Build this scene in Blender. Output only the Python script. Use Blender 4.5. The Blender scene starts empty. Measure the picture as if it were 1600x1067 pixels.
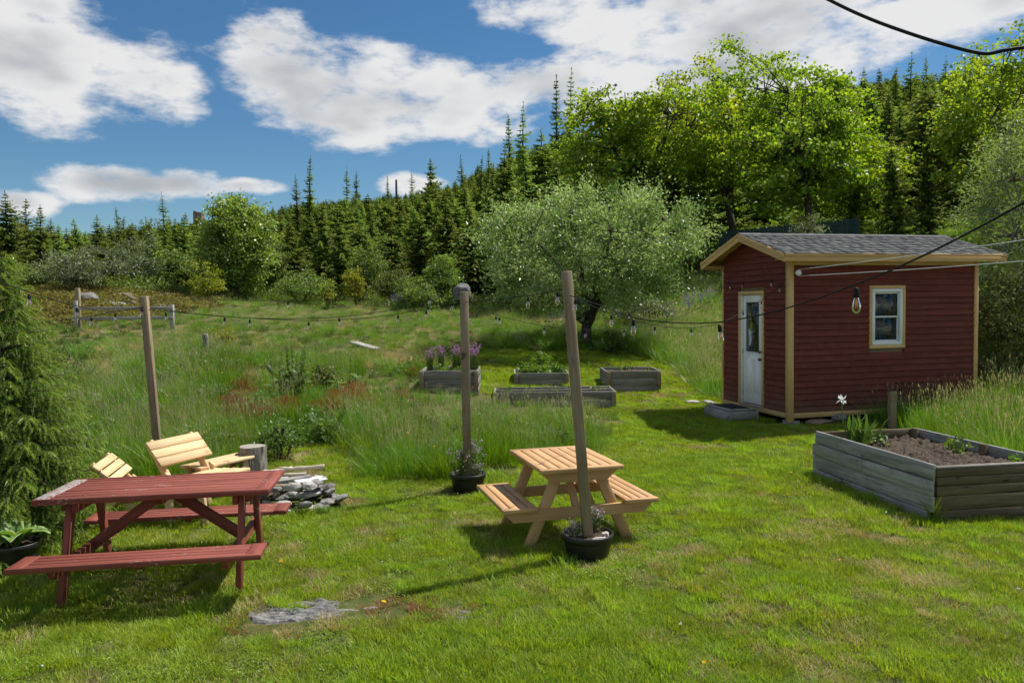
import bpy, math, random
import numpy as np
from mathutils import Matrix, Vector

# ------------------------------------------------------------------ camera, sky, sun, exposure
SC = bpy.context.scene
COL = SC.collection
F_PX, CXP, CYP, EYE = 1200.0, 800.0, 533.5, 2.2          # focal length and centre in photograph pixels
PITCH = math.atan((533.5 - 480.0) / F_PX)
ROLL = math.radians(-0.8)
cam_data = bpy.data.cameras.new("camera")
cam = bpy.data.objects.new("camera", cam_data)
COL.objects.link(cam)
cam_data.sensor_width = 36.0
cam_data.lens = F_PX / 1600.0 * 36.0
cam_data.clip_start = 0.05
cam_data.clip_end = 3000.0
CAM_M = Matrix.Translation((0, 0, EYE)) @ Matrix.Rotation(math.pi / 2 - PITCH, 4, 'X') @ Matrix.Rotation(ROLL, 4, 'Z')
cam.matrix_world = CAM_M
SC.camera = cam
RCAM = np.array(CAM_M.to_3x3())

SUN_TO = Vector((0.835, 0.55, 1.52)).normalized()          # direction towards the sun
SUN_EL = math.asin(SUN_TO.z)
SUN_AZ = math.atan2(SUN_TO.x, SUN_TO.y)
sun_data = bpy.data.lights.new("sun", 'SUN')
sun_data.energy = 4.8
sun_data.angle = math.radians(0.53)
sun_data.color = (1.0, 0.955, 0.88)
sun = bpy.data.objects.new("sun", sun_data)
COL.objects.link(sun)
sun.rotation_euler = SUN_TO.to_track_quat('Z', 'Y').to_euler()
sun.location = SUN_TO * 60

SC.view_settings.view_transform = 'Standard'
SC.view_settings.look = 'None'
SC.view_settings.exposure = 0.35
SC.view_settings.gamma = 1.0
SC.render.engine = 'CYCLES'
SC.cycles.use_denoising = True
SC.cycles.max_bounces = 5
SC.cycles.diffuse_bounces = 4
SC.cycles.glossy_bounces = 2
SC.cycles.transmission_bounces = 3
SC.cycles.transparent_max_bounces = 8
SC.cycles.use_adaptive_sampling = True
SC.cycles.adaptive_threshold = 0.02
SC.cycles.use_light_tree = False
SC.cycles.caustics_reflective = False
SC.cycles.caustics_refractive = False
SC.cycles.sample_clamp_indirect = 6.0


def ray(u, v):
    return RCAM @ np.array([(u - CXP) / F_PX, -(v - CYP) / F_PX, -1.0])


def aty(u, v, y):
    d = ray(u, v)
    return np.array([0, 0, EYE]) + d * (y / d[1])


def atz(u, v, z=0.0):
    d = ray(u, v)
    return np.array([0, 0, EYE]) + d * ((z - EYE) / d[2])


def topx(p):
    q = (np.asarray(p, float).reshape(-1, 3) - [0, 0, EYE]) @ RCAM
    w = np.maximum(-q[:, 2], 1e-3)
    return CXP + F_PX * q[:, 0] / w, CYP - F_PX * q[:, 1] / w


# ------------------------------------------------------------------ world: Nishita sky with cumulus clouds
class NT:
    def __init__(self, tree):
        self.t = tree
        self.n = tree.nodes
        self.l = tree.links

    def new(self, typ, **kw):
        nd = self.n.new(typ)
        for k, v in kw.items():
            setattr(nd, k, v)
        return nd

    def link(self, a, b):
        self.l.new(a, b)

    def put(self, sock, v):
        if v is None:
            return
        if hasattr(v, 'is_output'):
            self.l.new(v, sock)
        else:
            sock.default_value = v

    def math(self, op, a, b=None, c=None, clamp=False):
        nd = self.new('ShaderNodeMath', operation=op, use_clamp=clamp)
        for i, v in enumerate((a, b, c)):
            self.put(nd.inputs[i], v)
        return nd.outputs[0]

    def vmath(self, op, a, b=None):
        nd = self.new('ShaderNodeVectorMath', operation=op)
        self.put(nd.inputs[0], a)
        if b is not None:
            self.put(nd.inputs[1], b)
        return nd.outputs[0]

    def mix(self, f, a, b, blend='MIX'):
        nd = self.new('ShaderNodeMix', data_type='RGBA', blend_type=blend)
        self.put(nd.inputs[0], f)
        self.put(nd.inputs[6], a if hasattr(a, 'is_output') else (*a, 1) if len(a) == 3 else a)
        self.put(nd.inputs[7], b if hasattr(b, 'is_output') else (*b, 1) if len(b) == 3 else b)
        return nd.outputs[2]

    def noise(self, vec, scale, detail=3.0, rough=0.55, dist=0.0):
        nd = self.new('ShaderNodeTexNoise')
        self.put(nd.inputs['Vector'], vec)
        nd.inputs['Scale'].default_value = scale
        nd.inputs['Detail'].default_value = detail
        nd.inputs['Roughness'].default_value = rough
        nd.inputs['Distortion'].default_value = dist
        return nd.outputs['Fac']

    def ramp(self, f, stops, interp='LINEAR'):
        nd = self.new('ShaderNodeValToRGB')
        self.put(nd.inputs[0], f)
        cr = nd.color_ramp
        cr.interpolation = interp
        while len(cr.elements) < len(stops):
            cr.elements.new(0.5)
        for e, (p, c) in zip(cr.elements, stops):
            e.position = p
            e.color = (c, c, c, 1) if isinstance(c, (int, float)) else (*c, 1)
        return nd.outputs[0]

    def maprange(self, f, a, b, c=0.0, d=1.0, smooth=True):
        nd = self.new('ShaderNodeMapRange', clamp=True)
        nd.interpolation_type = 'SMOOTHSTEP' if smooth else 'LINEAR'
        self.put(nd.inputs[0], f)
        for i, v in enumerate((a, b, c, d)):
            nd.inputs[i + 1].default_value = v
        return nd.outputs[0]


def build_world():
    w = bpy.data.worlds.new("World")
    SC.world = w
    w.use_nodes = True
    T = NT(w.node_tree)
    for nd in list(T.n):
        T.n.remove(nd)
    out = T.new('ShaderNodeOutputWorld')
    bg = T.new('ShaderNodeBackground')
    sky = T.new('ShaderNodeTexSky', sky_type='NISHITA')
    sky.sun_disc = False
    sky.sun_elevation = SUN_EL
    sky.sun_rotation = SUN_AZ
    sky.altitude = 50
    sky.air_density = 1.0
    sky.dust_density = 0.15
    sky.ozone_density = 2.5
    tc = T.new('ShaderNodeTexCoord')
    sep = T.new('ShaderNodeSeparateXYZ')
    T.link(tc.outputs['Generated'], sep.inputs[0])
    X, Y, Z = sep.outputs
    az = T.math('ARCTAN2', X, Y)
    el = T.math('ARCSINE', Z)
    # domain warp for ragged outlines
    warp = T.noise(tc.outputs['Generated'], 7.0, 2.0, 0.6)
    comb = T.new('ShaderNodeCombineXYZ')
    T.link(az, comb.inputs[0])
    T.link(T.math('MULTIPLY', el, 2.2), comb.inputs[1])
    fine = T.noise(comb.outputs[0], 8.0, 7.0, 0.62)

    def blob(cx, cy, rx, ry):
        d = ray(cx, cy)
        d = d / np.linalg.norm(d)
        a0, e0 = math.atan2(d[0], d[1]), math.asin(d[2])
        k = F_PX * (1 + ((cx - CXP) / F_PX) ** 2)
        dx = T.math('DIVIDE', T.math('SUBTRACT', az, a0), rx / k)
        dy = T.math('DIVIDE', T.math('SUBTRACT', el, e0), ry / F_PX / (1 + ((cy - 480) / F_PX) ** 2))
        r2 = T.math('ADD', T.math('MULTIPLY', dx, dx), T.math('MULTIPLY', dy, dy))
        return T.math('SUBTRACT', 1.0, r2)
    clouds = [(40, 85, 240, 95), (225, 138, 125, 52), (60, 10, 90, 30), (460, 118, 125, 88), (570, 150, 210, 80), (710, 152, 190, 70),
              (860, 125, 150, 46), (990, 150, 160, 60), (1010, 22, 250, 50), (1240, 40, 330, 78), (1520, -5, 240, 66), (1120, 130, 190, 60),
              (190, 288, 130, 27), (290, 288, 70, 25), (385, 291, 75, 14), (22, 318, 75, 22), (648, 287, 52, 20)]
    fld = None
    for c in clouds:
        b = blob(*c)
        fld = b if fld is None else T.math('SMOOTH_MAX', fld, b, 0.25)
    # the same broken cumulus goes on round the rest of the sky
    wide = T.noise(T.vmath('MULTIPLY', tc.outputs['Generated'], (1.0, 1.0, 2.6)), 2.6, 1.0, 0.5)
    wide = T.math('MULTIPLY', T.math('SUBTRACT', wide, 0.50), 7.0)
    side = T.maprange(T.math('ABSOLUTE', az), 0.66, 0.80)
    up = T.maprange(el, 0.46, 0.56)
    outm = T.math('MAXIMUM', side, up)
    wide = T.math('SUBTRACT', wide, T.math('MULTIPLY', T.math('SUBTRACT', 1.0, outm), 9.0))
    fld = T.math('MAXIMUM', fld, wide)
    nsum = T.math('ADD', T.math('MULTIPLY', T.math('SUBTRACT', fine, 0.5), 4.2), T.math('MULTIPLY', T.math('SUBTRACT', warp, 0.5), 1.6))
    dens = T.math('ADD', T.math('ADD', fld, 0.10), nsum)
    mask = T.maprange(dens, -0.05, 0.9)
    # thick middles turn grey underneath, edges and tops stay white
    lum_n = T.noise(comb.outputs[0], 5.0, 3.0, 0.55)
    thick = T.maprange(T.math('ADD', T.math('ADD', fld, T.math('MULTIPLY', T.math('SUBTRACT', fine, 0.5), 0.9)), T.math('MULTIPLY', T.math('SUBTRACT', lum_n, 0.5), 2.8)), 0.55, 1.5)
    ccol = T.mix(thick, (0.69, 0.685, 0.68), (0.37, 0.385, 0.41))
    hs = T.new('ShaderNodeHueSaturation')
    hs.inputs['Saturation'].default_value = 1.22
    hs.inputs['Value'].default_value = 1.0
    T.link(sky.outputs[0], hs.inputs['Color'])
    skyc = T.mix(1.0, hs.outputs[0], (0.058, 0.0675, 0.069), 'MULTIPLY')
    # thin veil towards the horizon is already in the sky model
    ccol = T.mix(1.0, ccol, (0.95, 0.95, 0.95), 'MULTIPLY')
    full = T.mix(T.math('MULTIPLY', mask, 0.96), skyc, ccol)
    T.link(full, bg.inputs['Color'])
    bg.inputs['Strength'].default_value = 1.0
    w.cycles.sampling_method = 'NONE'
    T.link(bg.outputs[0], out.inputs['Surface'])


build_world()

# ------------------------------------------------------------------ object helpers
RNG = np.random.default_rng(7)


def tag(o, label=None, cat=None, group=None, kind=None):
    if label:
        o["label"] = label
    if cat:
        o["category"] = cat
    if group:
        o["group"] = group
    if kind:
        o["kind"] = kind
    return o


def empty(name, loc, rotz=0.0, label=None, cat=None, group=None, scale=None):
    o = bpy.data.objects.new(name, None)
    COL.objects.link(o)
    o.location = Vector([float(c) for c in loc])
    o.rotation_euler = (0, 0, rotz)
    if scale is not None:
        o.scale = (scale,) * 3 if isinstance(scale, (int, float)) else scale
    o.empty_display_size = 0.1
    return tag(o, label, cat, group)


def npmesh(name, V, F, tint=None, smooth=False):
    """V (n,3); F list of (m,k) arrays or one array"""
    me = bpy.data.meshes.new(name)
    V = np.asarray(V, np.float32)
    Fs = [np.asarray(f, np.int32) for f in (F if isinstance(F, list) else [F]) if len(f)]
    me.vertices.add(len(V))
    me.vertices.foreach_set('co', V.ravel())
    nl = sum(f.size for f in Fs)
    nf = sum(len(f) for f in Fs)
    me.loops.add(nl)
    me.loops.foreach_set('vertex_index', np.concatenate([f.ravel() for f in Fs]))
    me.polygons.add(nf)
    tot = np.concatenate([np.full(len(f), f.shape[1], np.int32) for f in Fs])
    st = np.concatenate([[0], np.cumsum(tot)[:-1]]).astype(np.int32)
    me.polygons.foreach_set('loop_start', st)
    me.polygons.foreach_set('loop_total', tot)
    if smooth:
        me.polygons.foreach_set('use_smooth', np.ones(nf, bool))
    if tint is not None:
        at = me.attributes.new('tint', 'FLOAT', 'POINT')
        at.data.foreach_set('value', np.asarray(tint, np.float32))
    me.update(calc_edges=True)
    me.validate()
    return me


def put(name, me, mat=None, parent=None, mtx=None):
    o = bpy.data.objects.new(name, me)
    COL.objects.link(o)
    if mat is not None and len(me.materials) == 0:
        me.materials.append(mat)
    if parent is not None:
        o.parent = parent
    if mtx is not None:
        o.matrix_basis = mtx
    return o


_BOX = {}


def box_mesh(sx, sy, sz, bev=0.004, mat=None):
    """chamfered box centred on the origin; shared between equal sizes"""
    bev = min(bev, 0.3 * min(sx, sy, sz))
    key = (round(sx, 3), round(sy, 3), round(sz, 3), round(bev, 4), mat.name if mat else '')
    if key in _BOX:
        return _BOX[key]
    hx, hy, hz = sx / 2, sy / 2, sz / 2
    V, idx = [], {}
    for a in (-1, 1):
        for b in (-1, 1):
            for c in (-1, 1):
                for ax in range(3):
                    p = [a * (hx - bev), b * (hy - bev), c * (hz - bev)]
                    p[ax] = (a, b, c)[ax] * (hx, hy, hz)[ax]
                    idx[(a, b, c, ax)] = len(V)
                    V.append(p)
    quads, tris = [], []
    for ax in range(3):
        o1, o2 = [i for i in range(3) if i != ax]
        for s in (-1, 1):
            q = []
            for m, n in ((-1, -1), (1, -1), (1, 1), (-1, 1)):
                k = [0, 0, 0]
                k[ax], k[o1], k[o2] = s, m, n
                q.append(idx[(*k, ax)])
            quads.append(q)
        for m in (-1, 1):
            for n in (-1, 1):
                k0, k1 = [0, 0, 0], [0, 0, 0]
                k0[ax], k0[o1], k0[o2] = -1, m, n
                k1[ax], k1[o1], k1[o2] = 1, m, n
                quads.append([idx[(*k0, o1)], idx[(*k1, o1)], idx[(*k1, o2)], idx[(*k0, o2)]])
    for a in (-1, 1):
        for b in (-1, 1):
            for c in (-1, 1):
                tris.append([idx[(a, b, c, i)] for i in range(3)])
    # outward winding
    Vn = np.array(V)

    def fix(f):
        p = Vn[f]
        n = np.cross(p[1] - p[0], p[2] - p[0])
        return f if np.dot(n, p.mean(0)) > 0 else f[::-1]
    me = npmesh('board', Vn, [np.array([fix(q) for q in quads]), np.array([fix(t) for t in tris])])
    if mat:
        me.materials.append(mat)
    _BOX[key] = me
    return me


def frame(p0, p1, up=(0, 0, 1), roll=0.0):
    p0, p1 = Vector([float(c) for c in p0]), Vector([float(c) for c in p1])
    x = (p1 - p0).normalized()
    u = Vector(up)
    if abs(x.dot(u)) > 0.995:
        u = Vector((0, 1, 0))
    y = u.cross(x).normalized()
    z = x.cross(y)
    m = Matrix((x, y, z)).transposed().to_4x4()
    m.translation = (p0 + p1) / 2
    if roll:
        m = m @ Matrix.Rotation(roll, 4, 'X')
    return m, (p1 - p0).length


def bar(name, p0, p1, w, t, mat, parent=None, up=(0, 0, 1), bev=0.004, roll=0.0):
    """board from p0 to p1: local X along it, width w across, thickness t along `up`"""
    m, L = frame(p0, p1, up, roll)
    return put(name, box_mesh(L, w, t, bev, mat), None, parent, m)


def block(name, c, size, mat, parent=None, rotz=0.0, bev=0.004):
    m = Matrix.Translation([float(k) for k in c]) @ Matrix.Rotation(rotz, 4, 'Z')
    return put(name, box_mesh(*size, bev, mat), None, parent, m)


def tube_geo(pts, radii, sides=6, cap=True):
    pts = np.asarray(pts, float)
    n = len(pts)
    radii = np.broadcast_to(np.asarray(radii, float), (n,))
    tan = np.gradient(pts, axis=0)
    tan /= np.linalg.norm(tan, axis=1)[:, None] + 1e-9
    ref = np.array([0, 0, 1.0]) if abs(tan[0][2]) < 0.9 else np.array([1.0, 0, 0])
    V = []
    for i in range(n):
        a = np.cross(tan[i], ref)
        a /= np.linalg.norm(a) + 1e-9
        b = np.cross(tan[i], a)
        ref = -np.cross(tan[i], a) if False else np.cross(a, tan[i])
        th = np.arange(sides) * 2 * math.pi / sides
        V.append(pts[i] + radii[i] * (np.cos(th)[:, None] * a + np.sin(th)[:, None] * b))
    V = np.concatenate(V)
    i = np.arange(n - 1)[:, None] * sides
    j = np.arange(sides)[None, :]
    j2 = (j + 1) % sides
    F = np.stack([i + j, i + j2, i + sides + j2, i + sides + j], -1).reshape(-1, 4)
    if cap:
        V = np.concatenate([V, pts[:1], pts[-1:]])
        c0, c1 = n * sides, n * sides + 1
        jj = np.arange(sides)
        k = (jj + 1) % sides
        F = np.concatenate([F, np.stack([np.full(sides, c0), k, jj, np.full(sides, c0)], -1)[:, :4] * 0 + np.stack([np.full(sides, c0), k, jj, jj], -1)]) if False else F
        T = np.concatenate([np.stack([np.full(sides, c0), k, jj], -1), np.stack([np.full(sides, c1), (n - 1) * sides + jj, (n - 1) * sides + k], -1)])
        return V, F, T
    return V, F, np.zeros((0, 3), int)


class Geo:
    """collects quads and triangles into one mesh"""

    def __init__(self):
        self.V, self.Q, self.T, self.tt, self.n = [], [], [], [], 0

    def add(self, V, Q=None, T=None, tint=0.5):
        V = np.asarray(V, float).reshape(-1, 3)
        self.V.append(V)
        if Q is not None and len(Q):
            self.Q.append(np.asarray(Q, int) + self.n)
        if T is not None and len(T):
            self.T.append(np.asarray(T, int) + self.n)
        self.tt.append(np.broadcast_to(np.asarray(tint, float), (len(V),)))
        self.n += len(V)

    def tube(self, pts, radii, sides=6, cap=True, tint=0.5):
        self.add(*tube_geo(pts, radii, sides, cap), tint=tint)

    def box(self, c, s, rot=None, tint=0.5):
        c, s = np.asarray(c, float), np.asarray(s, float) / 2
        P = np.array([[a, b, d] for a in (-1, 1) for b in (-1, 1) for d in (-1, 1)]) * s
        if rot is not None:
            P = P @ np.asarray(rot).T
        Q = [[0, 1, 3, 2], [4, 6, 7, 5], [0, 4, 5, 1], [2, 3, 7, 6], [0, 2, 6, 4], [1, 5, 7, 3]]
        self.add(P + c, Q, tint=tint)

    def lathe(self, prof, sides=24, tint=0.5, centre=(0, 0, 0)):
        prof = np.asarray(prof, float)
        th = np.arange(sides) * 2 * math.pi / sides
        V = np.stack([prof[:, 0, None] * np.cos(th), prof[:, 0, None] * np.sin(th), np.broadcast_to(prof[:, 1, None], (len(prof), sides))], -1).reshape(-1, 3)
        i = np.arange(len(prof) - 1)[:, None] * sides
        j = np.arange(sides)[None]
        j2 = (j + 1) % sides
        self.add(V + np.asarray(centre), np.stack([i + j, i + j2, i + sides + j2, i + sides + j], -1).reshape(-1, 4), tint=tint)

    def leaves(self, P, D, N, L, W, tint, fold=0.25):
        """kite leaves: base P, direction D, normal N, length L, width W"""
        P, D, N = (np.asarray(a, float) for a in (P, D, N))
        D = D / (np.linalg.norm(D, axis=1)[:, None] + 1e-9)
        S = np.cross(D, N)
        S /= np.linalg.norm(S, axis=1)[:, None] + 1e-9
        N = np.cross(S, D)
        L = np.broadcast_to(np.asarray(L, float), (len(P),))[:, None]
        W = np.broadcast_to(np.asarray(W, float), (len(P),))[:, None]
        mid = P + D * L * 0.45
        V = np.stack([P, mid - S * W / 2 + N * W * fold, P + D * L, mid + S * W / 2 + N * W * fold], 1).reshape(-1, 3)
        Q = np.arange(len(P) * 4).reshape(-1, 4)
        self.add(V, Q, tint=np.repeat(np.broadcast_to(np.asarray(tint, float), (len(P),)), 4))

    def mesh(self, name, smooth=False):
        fs = []
        if self.Q:
            fs.append(np.concatenate(self.Q))
        if self.T:
            fs.append(np.concatenate(self.T))
        return npmesh(name, np.concatenate(self.V), fs, np.concatenate(self.tt), smooth)


def rand_dirs(n, rng):
    d = rng.normal(size=(n, 3))
    return d / np.linalg.norm(d, axis=1)[:, None]


# ------------------------------------------------------------------ materials
def new_mat(name):
    m = bpy.data.materials.new(name)
    m.use_nodes = True
    T = NT(m.node_tree)
    for nd in list(T.n):
        T.n.remove(nd)
    out = T.new('ShaderNodeOutputMaterial')
    return m, T, out


def principled(T, out, col, rough=0.7, bump=None, bump_d=0.01, bump_s=0.6, spec=0.3, metal=0.0):
    p = T.new('ShaderNodeBsdfPrincipled')
    T.put(p.inputs['Base Color'], col if hasattr(col, 'is_output') else (*col, 1))
    T.put(p.inputs['Roughness'], rough)
    p.inputs['Specular IOR Level'].default_value = spec
    p.inputs['Metallic'].default_value = metal
    if bump is not None:
        b = T.new('ShaderNodeBump')
        b.inputs['Distance'].default_value = bump_d
        b.inputs['Strength'].default_value = bump_s
        T.link(bump, b.inputs['Height'])
        T.link(b.outputs[0], p.inputs['Normal'])
    T.link(p.outputs[0], out.inputs['Surface'])
    return p


def obj_coords(T):
    tc = T.new('ShaderNodeTexCoord')
    oi = T.new('ShaderNodeObjectInfo')
    off = T.math('MULTIPLY', oi.outputs['Random'], 37.0)
    v = T.vmath('ADD', tc.outputs['Object'], off)
    return v, oi.outputs['Random']


def wood(name, c1, c2, rough=0.75, grain=1.0, knots=0.6, chips=None, chip_amt=0.5, weather=None, splash=False, cracks=0.0):
    m, T, out = new_mat(name)
    v, rnd = obj_coords(T)
    vs = T.vmath('MULTIPLY', v, (1.6 * grain, 34 * grain, 34 * grain))
    g = T.noise(vs, 1.0, 4.0, 0.6, 0.6)
    vs2 = T.vmath('MULTIPLY', v, (0.9, 5, 5))
    g2 = T.noise(vs2, 1.3, 2.0, 0.5, 0.4)
    k = T.noise(T.vmath('MULTIPLY', v, (5.5, 12, 12)), 1.0, 1.0, 0.4)
    kn = T.maprange(k, 0.70, 0.78)
    f = T.math('ADD', T.math('MULTIPLY', g, 0.65), T.math('MULTIPLY', g2, 0.45))
    col = T.mix(T.maprange(f, 0.33, 0.75), c1, c2)
    dark = tuple(c * 0.35 for c in c1)
    col = T.mix(T.math('MULTIPLY', kn, knots), col, dark)
    tone = T.math('MULTIPLY_ADD', rnd, 0.26, 0.86)
    tv = T.new('ShaderNodeCombineXYZ')
    for i in range(3):
        T.link(tone, tv.inputs[i])
    col = T.mix(1.0, col, tv.outputs[0], 'MULTIPLY')
    if weather is not None:
        wn = T.noise(v, 7.0, 4.0, 0.65)
        col = T.mix(T.maprange(wn, 0.45, 0.72, 0.0, 0.65), col, weather)
    h = f
    if cracks:
        ck = T.noise(T.vmath('MULTIPLY', v, (2.2, 75, 75)), 1.0, 3.0, 0.7, 0.3)
        cw = T.maprange(ck, 0.60, 0.68)
        col = T.mix(T.math('MULTIPLY', cw, cracks), col, dark)
        h = T.math('SUBTRACT', f, T.math('MULTIPLY', cw, 0.7))
    if chips is not None:
        cn = T.noise(T.vmath('MULTIPLY', v, (26, 60, 60)), 1.0, 4.0, 0.7)
        big = T.noise(v, 2.3, 2.0, 0.5)
        cm = T.maprange(T.math('ADD', cn, T.math('MULTIPLY', T.math('SUBTRACT', big, 0.5), 0.7)), 0.70 - 0.12 * chip_amt, 0.74 - 0.12 * chip_amt)
        col = T.mix(cm, col, chips)
        h = T.math('SUBTRACT', f, T.math('MULTIPLY', cm, 0.4))
    if splash:                       # mud thrown up on the lowest boards
        geo = T.new('ShaderNodeNewGeometry')
        sp = T.new('ShaderNodeSeparateXYZ')
        T.link(geo.outputs['Position'], sp.inputs[0])
        mud = T.noise(geo.outputs['Position'], 9.0, 4.0, 0.7)
        zz = T.math('ADD', sp.outputs[2], T.math('MULTIPLY', T.math('SUBTRACT', mud, 0.5), 1.1))
        col = T.mix(T.maprange(zz, 0.75, 0.15, 0.0, 0.55), col, (0.13, 0.085, 0.055))
    principled(T, out, col, rough, h, 0.0035, 0.55, spec=0.18)
    return m


def leafmat(name, ca, cb, trans=0.35, rough=0.5, spec=0.35, vary=0.25, seed_col=None, dry=None, dry_scale=0.4, dry_lo=0.5, dry_hi=0.7, tcol=None):
    """foliage: colour by leaf tint, by plant and (grass) by patches of dry growth; light passes through"""
    m, T, out = new_mat(name)
    at = T.new('ShaderNodeAttribute', attribute_name='tint')
    fac = at.outputs['Fac']
    oi = T.new('ShaderNodeObjectInfo')
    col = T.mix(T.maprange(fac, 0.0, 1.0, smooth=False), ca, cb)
    if dry is not None:
        geo = T.new('ShaderNodeNewGeometry')
        dn = T.noise(geo.outputs['Position'], dry_scale, 2.0, 0.6)
        dn2 = T.noise(geo.outputs['Position'], dry_scale * 9, 0.0, 0.5)
        f = T.math('ADD', T.math('MULTIPLY', dn, 0.75), T.math('MULTIPLY', dn2, 0.12))
        f = T.math('ADD', f, T.math('MULTIPLY', oi.outputs['Random'], 0.13))
        col = T.mix(T.maprange(f, dry_lo, dry_hi, 0.0, 0.85), col, dry)
    if seed_col is not None:
        col = T.mix(T.maprange(fac, 1.4, 1.6), col, seed_col)
    hs = T.new('ShaderNodeHueSaturation')
    T.link(T.math('MULTIPLY_ADD', oi.outputs['Random'], vary, 1.0 - vary / 2), hs.inputs['Value'])
    T.link(T.math('MULTIPLY_ADD', oi.outputs['Random'], 0.035, 0.4825), hs.inputs['Hue'])
    T.link(col, hs.inputs['Color'])
    col = hs.outputs[0]
    p = T.new('ShaderNodeBsdfDiffuse')
    T.link(col, p.inputs['Color'])
    tr = T.new('ShaderNodeBsdfTranslucent')
    T.link(T.mix(1.0, col, tcol if tcol else (1.25, 1.2, 0.55), 'MULTIPLY'), tr.inputs['Color'])
    mx = T.new('ShaderNodeMixShader')
    mx.inputs[0].default_value = trans
    T.link(p.outputs[0], mx.inputs[1])
    T.link(tr.outputs[0], mx.inputs[2])
    gl = T.new('ShaderNodeBsdfGlossy')
    gl.inputs['Roughness'].default_value = rough
    gl.inputs['Color'].default_value = (1, 1, 1, 1)
    mg = T.new('ShaderNodeMixShader')
    mg.inputs[0].default_value = spec * 0.08
    T.link(mx.outputs[0], mg.inputs[1])
    T.link(gl.outputs[0], mg.inputs[2])
    T.link(mg.outputs[0], out.inputs['Surface'])
    return m


def bark(name, c1, c2, scale=14.0):
    m, T, out = new_mat(name)
    v, rnd = obj_coords(T)
    n = T.noise(T.vmath('MULTIPLY', v, (1, 1, 0.3)), scale, 5.0, 0.65)
    principled(T, out, T.mix(T.maprange(n, 0.35, 0.68), c1, c2), 0.9, n, 0.02, 0.7, spec=0.15)
    return m


def rockmat(name, c1, c2, c3, scale=3.0):
    m, T, out = new_mat(name)
    v, rnd = obj_coords(T)
    n = T.noise(v, scale, 7.0, 0.65, 0.3)
    n2 = T.noise(T.vmath('MULTIPLY', v, (1, 2.5, 5)), scale * 2.2, 5.0, 0.6)
    sp = T.noise(v, scale * 7, 3.0, 0.6)
    col = T.mix(T.maprange(n, 0.35, 0.65), c1, c2)
    col = T.mix(T.maprange(n2, 0.55, 0.66), col, c3)
    col = T.mix(T.maprange(sp, 0.58, 0.68, 0, 0.6), col, tuple(min(1, c * 1.9) for c in c2))
    principled(T, out, col, 0.85, T.math('ADD', n, T.math('MULTIPLY', n2, 0.6)), 0.03, 0.8, spec=0.2)
    return m


def plain(name, c, rough=0.6, spec=0.3, metal=0.0, bumpscale=None, bump_d=0.002, var=0.15):
    m, T, out = new_mat(name)
    v, rnd = obj_coords(T)
    n = T.noise(v, bumpscale or 30.0, 4.0, 0.6)
    col = T.mix(T.maprange(n, 0.3, 0.7), tuple(k * (1 - var) for k in c), tuple(min(1, k * (1 + var)) for k in c))
    principled(T, out, col, rough, n if bumpscale else None, bump_d, 0.5, spec, metal)
    return m


def glassmat(name, tintc=(1, 1, 1), refl=1.0, clear=0.9):
    m, T, out = new_mat(name)
    fr = T.new('ShaderNodeFresnel')
    fr.inputs['IOR'].default_value = 1.5
    gl = T.new('ShaderNodeBsdfGlossy')
    gl.inputs['Roughness'].default_value = 0.02
    gl.inputs['Color'].default_value = (1, 1, 1, 1)
    tr = T.new('ShaderNodeBsdfTransparent')
    tr.inputs['Color'].default_value = (*[c * clear for c in tintc], 1)
    mx = T.new('ShaderNodeMixShader')
    T.link(T.math('MULTIPLY', fr.outputs[0], refl, clamp=True), mx.inputs[0])
    T.link(tr.outputs[0], mx.inputs[1])
    T.link(gl.outputs[0], mx.inputs[2])
    T.link(mx.outputs[0], out.inputs['Surface'])
    return m


M = {}
M['red_wood'] = wood('red_stained_wood', (0.175, 0.045, 0.032), (0.28, 0.085, 0.062), 0.65, knots=0.2, chips=(0.40, 0.29, 0.26), chip_amt=0.2, cracks=0.35)
M['red_worn'] = wood('red_worn_end_board', (0.25, 0.225, 0.215), (0.36, 0.325, 0.31), 0.8, chips=(0.20, 0.055, 0.042), chip_amt=1.5)
M['tan_stain'] = wood('tan_stained_wood', (0.47, 0.27, 0.125), (0.60, 0.37, 0.185), 0.55, knots=0.12)
M['pine'] = wood('fresh_pine', (0.60, 0.40, 0.20), (0.76, 0.56, 0.32), 0.6, knots=0.35, cracks=0.2)
M['post_wood'] = wood('weathered_post_wood', (0.20, 0.145, 0.088), (0.33, 0.255, 0.165), 0.8, knots=0.8, weather=(0.27, 0.24, 0.185), cracks=0.5)
M['grey_wood'] = wood('grey_weathered_board', (0.17, 0.165, 0.155), (0.40, 0.395, 0.375), 0.85, knots=0.95, weather=(0.23, 0.215, 0.185), cracks=0.85)
M['bed_wood'] = wood('brown_grey_board', (0.17, 0.155, 0.125), (0.31, 0.29, 0.24), 0.85, knots=0.8, weather=(0.18, 0.18, 0.165), cracks=0.8)
M['brown_board'] = wood('brown_olive_board', (0.10, 0.078, 0.045), (0.185, 0.15, 0.09), 0.85, knots=0.8, cracks=0.7)
M['fence_wood'] = wood('silver_fence_wood', (0.27, 0.25, 0.23), (0.45, 0.43, 0.40), 0.85, knots=0.5, cracks=0.7)
M['clap'] = wood('dark_red_clapboard', (0.118, 0.0235, 0.0135), (0.175, 0.040, 0.0235), 0.6, grain=0.7, knots=0.4, weather=(0.18, 0.055, 0.034), splash=True)
M['trim'] = wood('yellow_tan_trim', (0.54, 0.345, 0.138), (0.66, 0.44, 0.195), 0.55, grain=0.6, knots=0.1)
M['green_board'] = wood('dark_green_board', (0.014, 0.030, 0.027), (0.026, 0.050, 0.045), 0.7)
M['drift'] = wood('driftwood', (0.42, 0.34, 0.25), (0.62, 0.54, 0.43), 0.85, cracks=0.6)
M['door_white'] = plain('white_door_paint', (0.82, 0.81, 0.78), 0.4, 0.4, var=0.02)
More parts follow.
